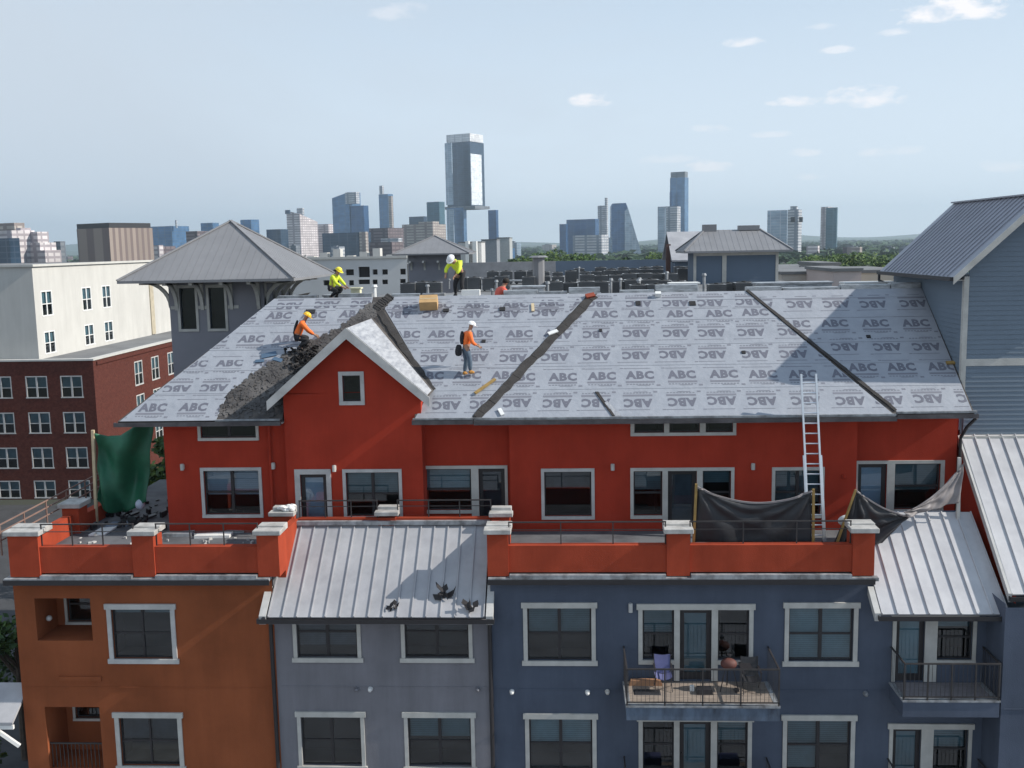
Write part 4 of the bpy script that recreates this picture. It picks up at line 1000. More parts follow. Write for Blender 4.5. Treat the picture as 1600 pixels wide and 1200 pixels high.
for i in range(70):
    x=rz_.uniform(-15.6,-9.2); y=rz_.uniform(.6,3.0); s_=rz_.uniform(.04,.16); h=rz_.uniform(.01,.08); an=rz_.uniform(0,3); u=Vector((math.cos(an),math.sin(an),0))*s_; v=Vector((-math.sin(an),math.cos(an),0))*s_*rz_.uniform(.2,.8); P=Vector((x,y,13.004)); b1.prism([P,P+u,P+u+v,P+v],(0,0,h))
tag(b1.build('roofing_litter',m_trimw),'pale bits of roofing litter strewn over the left terrace floor','litter',kind='stuff')
b1=MB()
for i in range(60):
    x=rz_.uniform(-16,-13.2); y=rz_.uniform(3.5,7.5); s_=rz_.uniform(.08,.3); h=rz_.uniform(.03,.22); an=rz_.uniform(0,3); u=Vector((math.cos(an),math.sin(an),.2))*s_; v=Vector((-math.sin(an),math.cos(an),0))*s_*rz_.uniform(.3,.8); P=Vector((x,y,13.004)); b1.prism([P,P+u,P+u+v,P+v],(0,0,h))
tag(b1.build('dark_rubble',m_bronze),'dark heap of stripped roofing at the foot of the green tarp','rubble',kind='stuff')
# scraps on the lower metal roof
def msurf(px,py):
    d=ray(px,py); k=.7634; s_=(11.62+k*(CAM.y+.62)-CAM.z)/(d.z-k*d.y); return CAM+d*s_
for (px,py,s_,lab) in ((612,955,.22,'small torn black felt scrap at the eave of the grey metal roof'),(697,938,.34,'hooked black felt scrap standing on the grey metal roof'),(736,958,.26,'round black felt scrap near the right end of the metal roof')):
    c=msurf(px,py); b=MB()
    for i in range(9):
        a=rnd.uniform(0,6.28); P=c+Vector((rnd.uniform(-.5,.5)*s_,rnd.uniform(-.3,.3)*s_,rnd.uniform(0,.8)*s_)); u=Vector((math.cos(a),math.sin(a)*.4,rnd.uniform(-.5,1)))*s_*.6; v=Vector((rnd.uniform(-.5,.5),.5,.7))*s_*.5
        b.prism([P,P+u,P+u+v,P+v],(0,.01,.02))
    tag(b.build('felt_scrap',mat('black_rubble',(.035,.032,.034))),lab,'felt scrap')
# debris on parapet caps
b=MB()
for i in range(14):
    P=Vector((-8.9+rnd.random()*.5,1.95+rnd.random()*.3,14.08+rnd.random()*.08)); b.ball(P,.06+rnd.random()*.05,6,(1.3,1,.6),.3)
tag(b.build('rubble_pile',m_white),'white rubble on the column cap left of the metal roof','rubble',kind='stuff')
# side rails outside the left parapet
b=MB()
for z in (13.75,14.0,14.22): b.beam((-16.55,-.2,z),(-16.75,7.5,z),.035,.035)
for i in range(6): y=-.1+i*1.4; b.beam((-16.56-.03*i,y,13.3),(-16.56-.03*i,y,14.24),.04,.04,upv=(0,1,0))
tag(b.build('side_railing',mat('rusty_rail',(.24,.15,.12))),'rust brown guard rail running back along the left parapet','railing')

# balcony furniture
def camp_chair(x,y,z,mt,name,label,cat_):
    t=thing(name,label,cat_,(x,y,z)); b=MB()
    for sx in (-.24,.24):
        b.tube((x+sx,y-.22,z),(x+sx*.9,y+.22,z+.42),.012,6); b.tube((x+sx,y+.22,z),(x+sx*.9,y-.22,z+.42),.012,6); b.tube((x+sx*.9,y+.22,z+.40),(x+sx*1.0,y+.34,z+.9),.012,6); b.tube((x+sx,y-.22,z+.42),(x+sx,y-.20,z+.62),.012,6); b.beam((x+sx,y-.24,z+.63),(x+sx,y+.28,z+.63),.05,.02)
    b.build('frame',m_bronze,t)
    q=MB(); q.grid(lambda u,v:(x-.24+.48*u,y-.22+.44*v,z+.42-.07*math.sin(math.pi*u)),6,4); q.grid(lambda u,v:(x-.24+.48*u,y+.22+.12*v,z+.40+.5*v-.03*math.sin(math.pi*u)),6,4); q.build('seat_fabric',mt,t,fix=False); return t
camp_chair(2.62,-.55,9.49,mat('blue_fabric',(.12,.13,.28),.8),'camping_chair','blue camping chair on the wide balcony left of its door','chair')
t=thing('barbecue_grill','dark grill with rusty red body on the wide balcony right of its door','grill',(4.45,-.55,9.49))
x,y,z=4.45,-.55,9.49; b=MB(); b.ball((x,y,z+.75),.21,12,(1.1,.9,.75)); b.build('bowl',mat('rusty_red',(.13,.045,.035),.7),t,smooth=True)
b=MB(); 
for sx,sy in ((-.2,-.15),(.2,-.15),(0,.2)): b.tube((x+sx*.6,y+sy*.6,z+.6),(x+sx*1.3,y+sy*1.3,z),.015,6)
b.box(x+.3,x+.62,y-.2,y+.2,z+.68,z+.71); b.tube((x+.18,y-.22,z+.06),(x+.18,y-.18,z+.06),.07,10); b.build('stand',m_bronze,t)
b=MB(); b.tube((x,y,z+.98),(x,y,z+1.03),.06,8); b.build('lid_knob',m_bronze,t)
camp_chair(5.05,-.7,9.49,m_tarp,'folding_chair','black folding chair at the right end of the wide balcony','chair')
def flat_thing(name,label,cat_,x,y,w_,l_,h_,mt,z=9.473):
    b=MB(); b.hexa([(x-w_/2,y-l_/2,z),(x+w_/2,y-l_/2,z),(x+w_/2,y+l_/2,z),(x-w_/2,y+l_/2,z),(x-w_/2*.9,y-l_/2*.9,z+h_),(x+w_/2*.9,y-l_/2*.9,z+h_),(x+w_/2*.85,y+l_/2*.9,z+h_),(x-w_/2*.9,y+l_/2*.9,z+h_)]); tag(b.build(name,mt),label,cat_)
flat_thing('door_mat','dark oval mat on the left of the wide balcony floor','mat',2.15,-.75,.75,.35,.02,m_tarp)
flat_thing('planter_box','long low orange-brown planter against the wall on the wide balcony','planter',2.15,-.25,.95,.16,.16,mat('terracotta',(.42,.22,.12)))
flat_thing('white_cup','small white cup on the balcony floor in front of the door','cup',3.42,-.6,.12,.12,.14,m_white)
flat_thing('small_crate','small dark crate before the balcony door','crate',3.75,-.75,.45,.3,.14,m_bronze)
# blue things on the balcony below
for x,lab in ((2.35,'blue cooler lid on the balcony below, left side'),(4.65,'blue tarp-covered box on the balcony below, right side')):
    b=MB(); z=9.48-FP; b.hexa([(x-.35,-.9,z),(x+.35,-.9,z),(x+.35,-.4,z),(x-.35,-.4,z),(x-.33,-.88,z+.62),(x+.33,-.88,z+.62),(x+.33,-.42,z+.66),(x-.33,-.42,z+.66)]); tag(b.build('blue_box',mat('blue_fabric',(.12,.13,.50))),lab,'box')

# ================================================================== PEOPLE
m_skin=mat('skin',(.36,.20,.13),.6,.05,3); m_hiviz=mat('orange_hi_vis',(.95,.18,.025),.7,.1,4); m_yel=mat('yellow_hi_vis',(.72,.85,.05),.7,.1,4)
m_jean=mat('blue_grey_jeans',(.10,.14,.19),.85,.15,5); m_black=mat('black_cloth',(.02,.02,.024),.85,.15,5); m_boot=mat('tan_boots',(.50,.24,.05),.8,.15,5); m_helw=mat('white_helmet',(.85,.85,.85),.4,.02,2); m_hely=mat('yellow_helmet',(.85,.72,.05),.4,.02,2); m_helo=mat('orange_yellow_helmet',(.9,.55,.04),.4,.02,2); m_pink=mat('coral_shirt',(.75,.13,.09),.8,.1,4); m_hair=mat('dark_hair',(.02,.015,.012),.8)
def skin_mesh(name,chains,mt,parent,root=None,sub=1):
    """chains: list of lists of (pos, radius); shared positions merge"""
    vs=[];rad=[];idx={};es=[]
    for ch in chains:
        prev=None
        for p,r_ in ch:
            k=tuple(round(c,4) for c in p)
            if k not in idx: idx[k]=len(vs); vs.append(k); rad.append(r_)
            i=idx[k]
            if prev is not None and prev!=i: es.append((prev,i))
            prev=i
    me=bpy.data.meshes.new(name); me.from_pydata(vs,es,[]); o=bpy.data.objects.new(name,me); col.objects.link(o)
    sk=o.modifiers.new('s','SKIN'); sk.use_smooth_shade=True
    for i,r_ in enumerate(rad):
        d=me.skin_vertices[0].data[i]
        d.radius=(r_,r_) if not isinstance(r_,tuple) else r_; d.use_root=(i==0)
    sb=o.modifiers.new('u','SUBSURF'); sb.levels=sub; sb.render_levels=sub
    dg=bpy.context.evaluated_depsgraph_get(); dg.update(); nm=bpy.data.meshes.new_from_object(o.evaluated_get(dg)); bpy.data.objects.remove(o)
    nm.materials.clear(); nm.materials.append(mt)
    for p in nm.polygons: p.use_smooth=True
    o=bpy.data.objects.new(name,nm); col.objects.link(o); o.parent=parent; ORG[o.name]=ORG[parent.name]; return o
def person(loc,label,rz,J,cl,scale=1.0):
    """J: joint positions in the person's frame (x right, y facing, z up, feet at 0)."""
    t=thing('person',label,'person',loc,rz=rz)
    t.scale=(scale,)*3
    V=lambda k:Vector(J[k])
    pel,ch,nk,hd=V('pelvis'),V('chest'),V('neck'),V('head')
    up_=(hd-nk).normalized(); look=Vector(J.get('look',(0,1,-.2))).normalized(); look=(look-up_*look.dot(up_)).normalized(); sidev=look.cross(up_)
    waist=pel.lerp(ch,.45)
    body=[[(pel,.125),(waist,.115),(ch,.14),(nk,.06),(hd-up_*.05,.07),(hd+up_*.02,.092),(hd+up_*.10,.07)]]
    body+= [[(hd-up_*.0+look*.0,.092),(hd-up_*.005+look*.10,.016)]]      # nose
    for s_ in (-1,1): body+=[[(hd+up_*.02,.092),(hd+sidev*s_*.092-up_*.0,.018)]]   # ears
    for s_ in ('l','r'):
        sh,elb,wr=V('sh'+s_),V('el'+s_),V('wr'+s_); hip,kn,an=V('hip'+s_),V('kn'+s_),V('an'+s_)
        body.append([(ch,.14),(sh,.065),(sh.lerp(elb,.5),.05),(elb,.043),(elb.lerp(wr,.5),.037),(wr,.027)])
        d=(wr-elb).normalized(); palm=wr+d*.07; side=d.cross(look); 
        if side.length<.1: side=d.cross(Vector((1,0,0)))
        side.normalize(); nrm_=side.cross(d)
        body.append([(wr,.027),(palm,.034)])
        for k,(o_,L_) in enumerate(((-.03,.07),(-.01,.085),(.01,.08),(.03,.06))):
            b0=palm+side*o_+d*.025; b1=b0+d*L_*.5+nrm_*.012; b2=b1+d*L_*.35+nrm_*.03; body.append([(palm,.034),(b0,.011),(b1,.0095),(b2,.008)])
        th0=wr+d*.035+side*-.035; body.append([(wr,.027),(th0,.013),(th0+d*.03-side*.02+nrm_*.01,.010)])
        body.append([(pel,.125),(hip,.095),(hip.lerp(kn,.5),.075),(kn,.055),(kn.lerp(an,.4),.052),(an,.035)])
        toe=V('toe'+s_) if 'toe'+s_ in J else an+Vector((0,.15,-.05)); body.append([(an,.035),(an.lerp(toe,.5),.035),(toe,.03)])
    skin_mesh('body',body,m_skin,t,sub=1)
    # clothing
    g=.018
    shirt=[[(pel+ (waist-pel)*.1,.135+g),(waist,.125+g),(ch,.155+g),(nk-(nk-ch)*.25,.085)]]
    for s_ in ('l','r'):
        sh,elb,wr=V('sh'+s_),V('el'+s_),V('wr'+s_); e_=elb.lerp(wr,cl.get('sleeve',.75)); shirt.append([(ch,.155+g),(sh,.075+g),(sh.lerp(elb,.5),.062+g),(elb,.055+g),(e_,.042+g*.6)])
    skin_mesh('shirt',shirt,cl['shirt'],t)
    tr=[[(waist.lerp(pel,.7),.135+g),(pel-(waist-pel)*.05,.14+g)]]
    for s_ in ('l','r'):
        hip,kn,an=V('hip'+s_),V('kn'+s_),V('an'+s_); tr.append([(pel-(waist-pel)*.05,.14+g),(hip,.105+g),(hip.lerp(kn,.5),.085+g),(kn,.066+g),(kn.lerp(an,.45),.064+g),(kn.lerp(an,.88),.055)])
    skin_mesh('trousers',tr,cl['trousers'],t)
    for s_ in ('l','r'):
        an=V('an'+s_); kn=V('kn'+s_); toe=V('toe'+s_) if 'toe'+s_ in J else an+Vector((0,.15,-.05)); heel=an+Vector((0,-.04,-.05))
        skin_mesh('boot',[[(an.lerp(kn,.2),.055),(an,.055),(an.lerp(toe,.55)-Vector((0,0,.012)),.05),(toe,.042)],[(an,.055),(heel,.045)]],cl['boots'],t)
    if cl.get('helmet'):
        b=MB(); rot=Matrix((sidev,look,up_)).transposed(); c=hd+up_*.055
        def hf(u,v):
            a=2*math.pi*v; ph=u*math.pi/2; r_=.128*math.sin(ph)**.9; p=Vector((r_*math.cos(a),r_*1.12*math.sin(a),.125*math.cos(ph))); return c+rot@p
        b.grid(hf,7,18)
        def br(u,v):
            a=2*math.pi*v; r_=.126+.02*u+(.05*u*max(0,math.sin(a))); return c+rot@Vector((r_*math.cos(a),r_*1.12*math.sin(a),-.004*u))
        b.grid(br,1,18)
        o=b.build('helmet',cl['helmet'],t,smooth=True,org=Vector((0,0,0)),fix=False); sm=o.modifiers.new('t','SOLIDIFY'); sm.thickness=.008
    else:
        b=MB(); b.ball(hd+up_*.055-look*.02,.112,12,(1,1.08,1)); b.build('hair',m_hair,t,smooth=True,org=Vector((0,0,0)))
    for nm_,pts,rad_,mt_ in cl.get('extra',()):
        skin_mesh(nm_,[[(Vector(p),r_) for p,r_ in zip(pts,rad_)]],mt_,t)
    return t
# harness strap loops for hi-vis
def feet(slope_dir): pass
# standing worker with tool bag (faces right and a little away, torso slightly bent)
J=dict(pelvis=(0,0,.93),chest=(0,.10,1.30),neck=(0,.15,1.47),head=(.0,.20,1.60),look=(.1,1,-.5),
  shl=(-.19,.09,1.37),ell=(-.27,.20,1.12),wrl=(-.17,.38,1.02),shr=(.19,.09,1.37),elr=(.28,.12,1.10),wrr=(.22,.33,.98),
  hipl=(-.09,0,.88),knl=(-.11,.05,.48),anl=(-.12,-.03,.08),hipr=(.09,0,.88),knr=(.10,.10,.50),anr=(.10,.10,.14),toel=(-.13,.13,.03),toer=(.10,.25,.12))
for k in ('anl','knl','toel'): J[k]=(J[k][0],J[k][1],J[k][2])
person(RP(-3.24,4.40,.02),'roofer in orange hi-vis and white helmet standing on the grey sheet','%s'%0 and R(-65),J,dict(shirt=m_hiviz,trousers=m_jean,boots=m_boot,helmet=m_helw,
  extra=(('tool_bag',[(-.05,-.20,1.04),(-.05,-.24,.80),(-.04,-.22,.64)],[.09,.14,.12],m_black),('harness',[(-.12,-.06,1.46),(-.06,-.10,1.25),(0,-.12,1.02)],[.05,.085,.07],m_black))))
# crouching orange worker
Jc=dict(pelvis=(0,-.10,.42),chest=(0,.22,.70),neck=(0,.34,.80),head=(0,.43,.90),look=(0,1,-.8),
  shl=(-.19,.22,.74),ell=(-.28,.42,.50),wrl=(-.18,.62,.36),shr=(.19,.22,.74),elr=(.28,.44,.52),wrr=(.16,.64,.34),
  hipl=(-.10,-.08,.40),knl=(-.20,.30,.38),anl=(-.16,.0,.08),hipr=(.10,-.08,.40),knr=(.20,.32,.30),anr=(.16,-.06,.08))
p=RP(-8.95,5.55,.05)
Jk=dict(Jc); Jk.update(chest=(0,.12,.82),neck=(0,.20,.97),head=(0,.27,1.08),shl=(-.19,.12,.87),shr=(.19,.12,.87),ell=(-.27,.30,.62),elr=(.27,.32,.62),wrl=(-.15,.52,.48),wrr=(.14,.54,.46))
person(p,'crouching roofer in orange shirt and yellow-orange helmet beside the gable',R(-75),Jk,dict(shirt=m_hiviz,trousers=m_black,boots=m_black,helmet=m_helo,
  extra=(('harness',[(-.10,-.02,.98),(-.05,-.10,.75),(0,-.16,.50)],[.04,.06,.05],m_black),)))
# bending worker at the ridge
Jb=dict(pelvis=(0,-.12,.90),chest=(0,.22,1.20),neck=(0,.36,1.30),head=(-.02,.47,1.37),look=(0,1,-1),
  shl=(-.20,.22,1.24),ell=(-.30,.36,1.0),wrl=(-.20,.50,.80),shr=(.20,.22,1.24),elr=(.32,.34,1.02),wrr=(.20,.52,.82),
  hipl=(-.10,-.10,.86),knl=(-.14,.04,.48),anl=(-.16,-.02,.08),hipr=(.10,-.10,.86),knr=(.14,.06,.47),anr=(.16,.0,.08))
person(Vector((-3.82,8.45,20.20)),'roofer in yellow hi-vis and white helmet bending over on the ridge',R(150),Jb,dict(shirt=m_yel,trousers=m_black,boots=m_black,helmet=m_helw,
  extra=(('harness',[(-.10,.16,1.30),(-.04,.0,1.14),(0,-.14,.96)],[.04,.06,.06],m_black),('backpack',[(.10,.16,1.34),(.08,.02,1.22)],[.09,.09],m_yel))))
person(Vector((-8.35,8.25,20.24)),'roofer in yellow hi-vis and yellow helmet crouching by the stair tower',R(-110),Jk,dict(shirt=m_yel,trousers=m_black,boots=m_black,helmet=m_hely),scale=.9)
person(Vector((-2.50,9.6,19.40)),'bare-headed worker in a coral shirt half hidden behind the ridge',R(-60),Jk,dict(shirt=m_pink,trousers=m_black,boots=m_black),scale=1.15)

# ================================================================== BRICK BUILDING (left)
BR=thing('brick_building','dark red brick building with cream upper storeys at the left','building',(-50,70,0))
bx=-42.0; by=60.0
bi=MB()
def win_y(par,x0,x1,z0,z1,y,mt=m_trimw,blindf=.5):
    f=MB(); t=.1; xm=(x0+x1)/2; zm=z0+(z1-z0)*.48
    f.box(x0,x1,y-.06,y+.02,z1-t,z1); f.box(x0-.05,x1+.05,y-.09,y+.02,z0,z0+t); f.box(x0,x0+t,y-.06,y+.02,z0+t,z1-t); f.box(x1-t,x1,y-.06,y+.02,z0+t,z1-t)
    if x1-x0>1.3: f.box(xm-.08,xm+.08,y-.04,y+.02,z0+t,z1-t); 
    f.box(x0+t,xm-.08,y-.02,y+.02,zm-.04,zm+.04); f.box(xm+.08,x1-t,y-.02,y+.02,zm-.04,zm+.04)
    o=f.build('window',mt,par); g=MB(); g.face((x0+t,y+.0,z0+t),(x1-t,y+.0,z0+t),(x1-t,y+.0,z1-t),(x0+t,y+.0,z1-t)); g.build('pane',m_glass,o,fix=False)
    g=MB(); zb=z1-(z1-z0)*blindf; g.face((x0+t,y+.12,zb),(x1-t,y+.12,zb),(x1-t,y+.12,z1-t),(x0+t,y+.12,z1-t)); g.build('blind',m_blind,o,fix=False)
def win_x(par,y0,y1,z0,z1,x,mt=m_trimw,blindf=.5):
    f=MB(); t=.12; ym=(y0+y1)/2; zm=z0+(z1-z0)*.48
    f.box(x-.02,x+.06,y0,y1,z1-t,z1); f.box(x-.02,x+.09,y0-.05,y1+.05,z0,z0+t); f.box(x-.02,x+.06,y0,y0+t,z0+t,z1-t); f.box(x-.02,x+.06,y1-t,y1,z0+t,z1-t)
    f.box(x-.02,x+.04,ym-.08,ym+.08,z0+t,z1-t); f.box(x-.02,x+.03,y0+t,ym-.08,zm-.04,zm+.04); f.box(x-.02,x+.03,ym+.08,y1-t,zm-.04,zm+.04)
    o=f.build('window',mt,par); g=MB(); g.face((x,y0+t,z0+t),(x,y1-t,z0+t),(x,y1-t,z1-t),(x,y0+t,z1-t)); g.build('pane',m_glass,o,fix=False)
    g=MB(); zb=z1-(z1-z0)*blindf; g.face((x-.12,y0+t,zb),(x-.12,y1-t,zb),(x-.12,y1-t,z1-t),(x-.12,y0+t,z1-t)); g.build('blind',m_blind,o,fix=False)
# front wall with openings
zs_rows=[(9.3,11.3),(5.9,7.9),(2.5,4.5),(-.9,1.1)]
xs_cols=[-72.4,-69.2,-66,-62.6,-59.4,-56.2,-53,-49.85,-46.45][3:]
xs_cols=[-56.9,-54.1,-51.5,-48.35,-45.1]
hol=[];
for zr,(a,b) in enumerate([(9.27,11.27),(6.05,8.0),(2.85,4.8),(.1,1.75)]):
    for x in (-62.1,-58.6,-55.1,-51.6,-48.3,-45.1): hol.append((x,x+2.0,a,b))
w=MB(); wall_holes(w,-75,bx,0,12.6,by,hol,.2)
# side wall (facing +x) with openings, built by swapping axes
hs=[]
for (a,b) in ((9.1,11.5),(5.9,8.2),(2.7,5.0)):
    for y in (68.6,72.7,77,81,85): hs.append((y,y+1.9,a,b))
tmp=MB(); wall_holes(tmp,by,95,0,12.6,0,hs,.2)
i0=len(w.v); w.v+=[(bx-v[1],v[0],v[2]) for v in tmp.v]; w.f+=[tuple(i0+i for i in f) for f in tmp.f]
w.build('wall',m_brick,BR,label='dark red brick walls',fix=False)
for h in hol: win_y(BR,h[0],h[1],h[2],h[3],by+.06,mt=m_trimw,blindf=rnd.choice((.45,.5,.5,.55)))
for h in hs: win_x(BR,h[0],h[1],h[2],h[3],bx-.06)
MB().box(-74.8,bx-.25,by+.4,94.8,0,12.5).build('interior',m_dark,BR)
w=MB(); w.box(-75.1,bx+.1,by-.1,by+.5,12.6,12.75); w.box(bx-.6,bx+.1,by+.5,95,12.6,12.75); w.build('coping',m_cream,BR)
MB().box(bx-.02,bx+.12,by+.6,95,12.15,12.45).build('brick_band',m_brick,BR)
MB().box(-75,bx-.6,by+.5,95,12.5,12.62).build('lower_roof',m_membrane,BR)
ux=-47.5; uy=61.2
hol2=[];hs2=[]
for (a,b) in ((16.4,18.75),(12.95,15.05)):
    for y in (62.4,70.3,74.7): hs2.append((y,y+2.0,a,b))
w=MB(); wall_holes(w,-75,ux,12.6,20.95,uy,hol2,.2); tmp=MB(); wall_holes(tmp,uy,97,12.6,20.95,0,hs2,.2); i0=len(w.v); w.v+=[(ux-v[1],v[0],v[2]) for v in tmp.v]; w.f+=[tuple(i0+i for i in f) for f in tmp.f]
w.build('upper_wall',m_cream,BR,fix=False)
for h in hs2: win_x(BR,h[0],h[1],h[2],h[3],ux-.06,mt=m_white)
MB().box(-74.8,ux-.3,uy+.3,96.8,12.65,20.8).build('upper_interior',m_dark,BR)
w=MB(); w.box(-75.2,ux+.2,uy-.2,uy+.6,20.95,21.15); w.box(ux-.8,ux+.2,uy+.6,97,20.95,21.15); w.build('upper_coping',m_cream,BR)
MB().box(-75,ux-.8,uy+.6,97,20.8,21.0).build('upper_roof',m_membrane,BR)
MB().box(ux+.0,ux+.12,86.6,87.6,12.7,19.6).build('pilaster',mat('tan_pilaster',(.50,.44,.33)),BR)

# ================================================================== MID-DISTANCE BUILDINGS
def quadbox(px0,px1,pyt,D,depth,z0=0):
    a=atY(px0,pyt,D-28.3); b=atY(px1,pyt,D-28.3); return a.x,b.x,a.y,a.y+depth,z0,(a.z+b.z)/2
PG=thing('parking_building','white mid-rise with rows of dark openings behind the yellow roofers','building',atY(570,450,125)*1.0)
x0,x1,y0,y1,z0,z1=quadbox(440,636,405,150,30); 
w=MB(); hh=[]
for (pa,pb,ya,yb) in ((540,553,421,430),(560,578,417,433),(582,590,421,429),(597,606,421,429),(625,634,420,429),(545,553,438,446),(560,578,437,444),(582,590,437,444),(597,606,437,444),(625,634,436,444),(505,515,421,430),(520,530,421,430),(505,515,438,446),(522,530,438,446)):
    a=atY(pa,ya,y0); b=atY(pb,yb,y0); hh.append((a.x,b.x,b.z,a.z))
wall_holes(w,x0,x1,0,z1,y0,hh,.6); w.box(x0,x1,y0+1.6,y1,0,z1-.8); w.build('wall',mat('white_render',(.62,.62,.62),.9,.08,.1),PG,fix=False)
MB().box(x0+.1,x1-.1,y0+.8,y0+1.5,0,z1-.9).build('interior',m_dark,PG)
w=MB(); w.box(x0,x1,y0-.2,y0+.2,z1,z1+.35)
for i in range(9): x=x0+3+i*2; w.box(x,x+1.1,y0+3,y0+5,z1-.8,z1+.5+.5*(i%3))
w.build('roof_parapet',m_cream,PG)
def block(name,label,cat_,px0,px1,pyt,D,depth,mt,extra=None,group=None,z0=0):
    x0,x1,y0,y1,z0,z1=quadbox(px0,px1,pyt,D,depth,z0); t=thing(name,label,cat_,((x0+x1)/2,y0,0),group)
    MB().box(x0,x1,y0,y1,z0,z1).build('wall',mt,t); MB().box(x0-.2,x1+.2,y0-.2,y1+.2,z1,z1+.4).build('roof',extra or m_membrane,t); return t,(x0,x1,y0,y1,z1)
m_beige=mat('beige_render',(.48,.43,.38),.9,.08,.2)
def wins(t,y,lst):
    f=MB()
    for (pa,pb,ya,yb) in lst:
        a=atY(pa,ya,y); b=atY(pb,yb,y); f.box(a.x,b.x,y-.12,y+.02,b.z,a.z)
    f.build('window',m_dark,t)
t,q=block('low_building','beige low building with a raised grey roof block right of the penthouse','building',1222,1342,428,150,25,m_beige); wins(t,q[2],[(1280,1286,438,445),(1292,1298,437,444)])
t,q=block('low_building','pinkish low building with twin dark windows beyond the ridge','building',1302,1346,424,135,15,mat('pinkish_render',(.50,.42,.40),.9,.05,.2)); wins(t,q[2],[(1321,1327,440,445),(1329,1335,440,445)])
block('low_building','tan flat-roofed building below the dark gable eave','building',1346,1420,426,140,20,mat('tan_render',(.52,.46,.38),.9,.05,.2))
block('low_building','grey rooftop block standing above the beige low building','building',1280,1312,414,175,15,m_seamdark)
block('low_building','long brown-grey roofscape building right of the penthouse','building',1215,1420,419,230,30,mat('brown_roofscape',(.30,.26,.24),.9,.2,.08))
t,q=block('white_building','white twin-finned slim building behind the ridge worker','building',716,752,379,420,20,mat('white_fins',(.60,.60,.60),.8)); 
f=MB()
for a,b in ((729,735),(740,747)): 
    A=atY(a,377,q[2]);B=atY(b,414,q[2]); f.box(A.x,B.x,q[2]-6,q[2]-.3,0,A.z)
f.build('fin',m_white,t)
block('office_block','grey slab office right of the white fins','building',752,776,375,520,25,mat('grey_slab',(.25,.27,.30),.8))
block('office_block','pale slab with a bright edge left of the tree line','building',776,796,372,560,30,mat('pale_slab',(.42,.44,.44),.8))

# ================================================================== TREES
m_leaf=[mat('leaf_mid',(.065,.125,.022),.8,.2,.5,c2=(.03,.065,.012)),mat('leaf_dark',(.03,.07,.018),.8,.2,.5,c2=(.014,.035,.010)),mat('leaf_light',(.10,.155,.03),.8,.2,.5,c2=(.05,.09,.016))]
m_bark=mat('bark',(.09,.07,.055),.95,.2,3)
def tree(x,y,h,r_,label,k=0,n=900,seed=1,leaf=.45,group=None,z0=0,ch=.62):
    rs=random.Random(seed); t=thing('tree',label,'tree',(x,y,z0),group)
    b=MB(); b.tube((x,y,z0),(x,y,z0+h*.55),.035*h*.6,7,.02*h*.5)
    for i in range(5):
        a=i*1.26+rs.random(); b.tube((x,y,z0+h*(.35+.05*i)),(x+math.cos(a)*r_*.6,y+math.sin(a)*r_*.6,z0+h*(.6+.06*i)),.012*h,6,.004*h)
    b.build('trunk',m_bark,t)
    cl_=[]
    for i in range(16):
        a=rs.uniform(0,6.28); e=rs.uniform(-.7,1); rr_=r_*rs.uniform(.35,.78)*math.sqrt(max(0.05,1-e*e*.7)); cl_.append((x+math.cos(a)*rr_,y+math.sin(a)*rr_,z0+h*(1-ch/2)+e*h*ch*.36,r_*rs.uniform(.24,.42)))
    for mi,frac in ((k,.6),((k+1)%3,.4)):
        b=MB()
        for i in range(int(n*frac)):
            c=rs.choice(cl_); d=Vector((rs.gauss(0,1),rs.gauss(0,1),rs.gauss(0,1))).normalized()*c[3]*rs.uniform(.55,1.05); P=Vector(c[:3])+Vector((d.x,d.y,d.z*.75))
            u=Vector((rs.gauss(0,1),rs.gauss(0,1),rs.gauss(0,.6))).normalized()*leaf*rs.uniform(.5,1.2); v=u.orthogonal().normalized()*leaf*rs.uniform(.4,.9)
            b.face(P-u,P-v,P+u,P+v)
        b.build('crown',m_leaf[mi],t,fix=False)
TREES=[(792,412,170,9,0),(812,404,190,11,1),(838,398,210,12,0),(874,386,230,15,1),(912,398,230,12,0),(944,404,240,10,2),(975,404,245,10,0),(1019,396,240,11,1),(1238,403,250,9,0),(1268,402,250,11,1),(1296,399,240,12,2),(1325,398,230,13,0),(1362,394,215,14,1),(1395,398,220,11,0)]
tl=['small mid-green tree at the left end of the tree line','low dark tree second from the left of the tree line','green tree left of the tall dark oak','tall dark oak before the dark blue office','green tree before the pale striped office','light green tree below the spired tower','low green tree below the sail-shaped tower','round dark tree left of the penthouse roofs','small green tree just right of the penthouse','dark spreading tree right of the pale tower','bright light-green tree before the far hills','green tree right of the brightest one','big dark tree near the gabled roof','green tree tucked against the dark gable roof']
for i,((px,py,D,wd,k),lab) in enumerate(zip(TREES,tl)):
    p=atY(px,py,D-28.3); h=max(9,p.z+.5); tree(p.x,p.y,h,wd*.5*1.15,lab,k,3600,seed=20+i,leaf=.40,ch=min(.9,9.5/h+.15))
# trees down at the left of the building
for i,(x,y,h,k,lab) in enumerate(((-21.5,4,7,1,'dark tree by the left end of the building, lowest corner'),(-24,13,8.5,0,'green street tree below the terrace railing'),(-23,24,9,1,'dark street tree before the brick building'),(-20.2,-3.5,5.0,0,'small green tree at the lower left edge'))):
    tree(x,y,h,2.6,lab,k,2600,seed=60+i,leaf=.16,ch=.75)
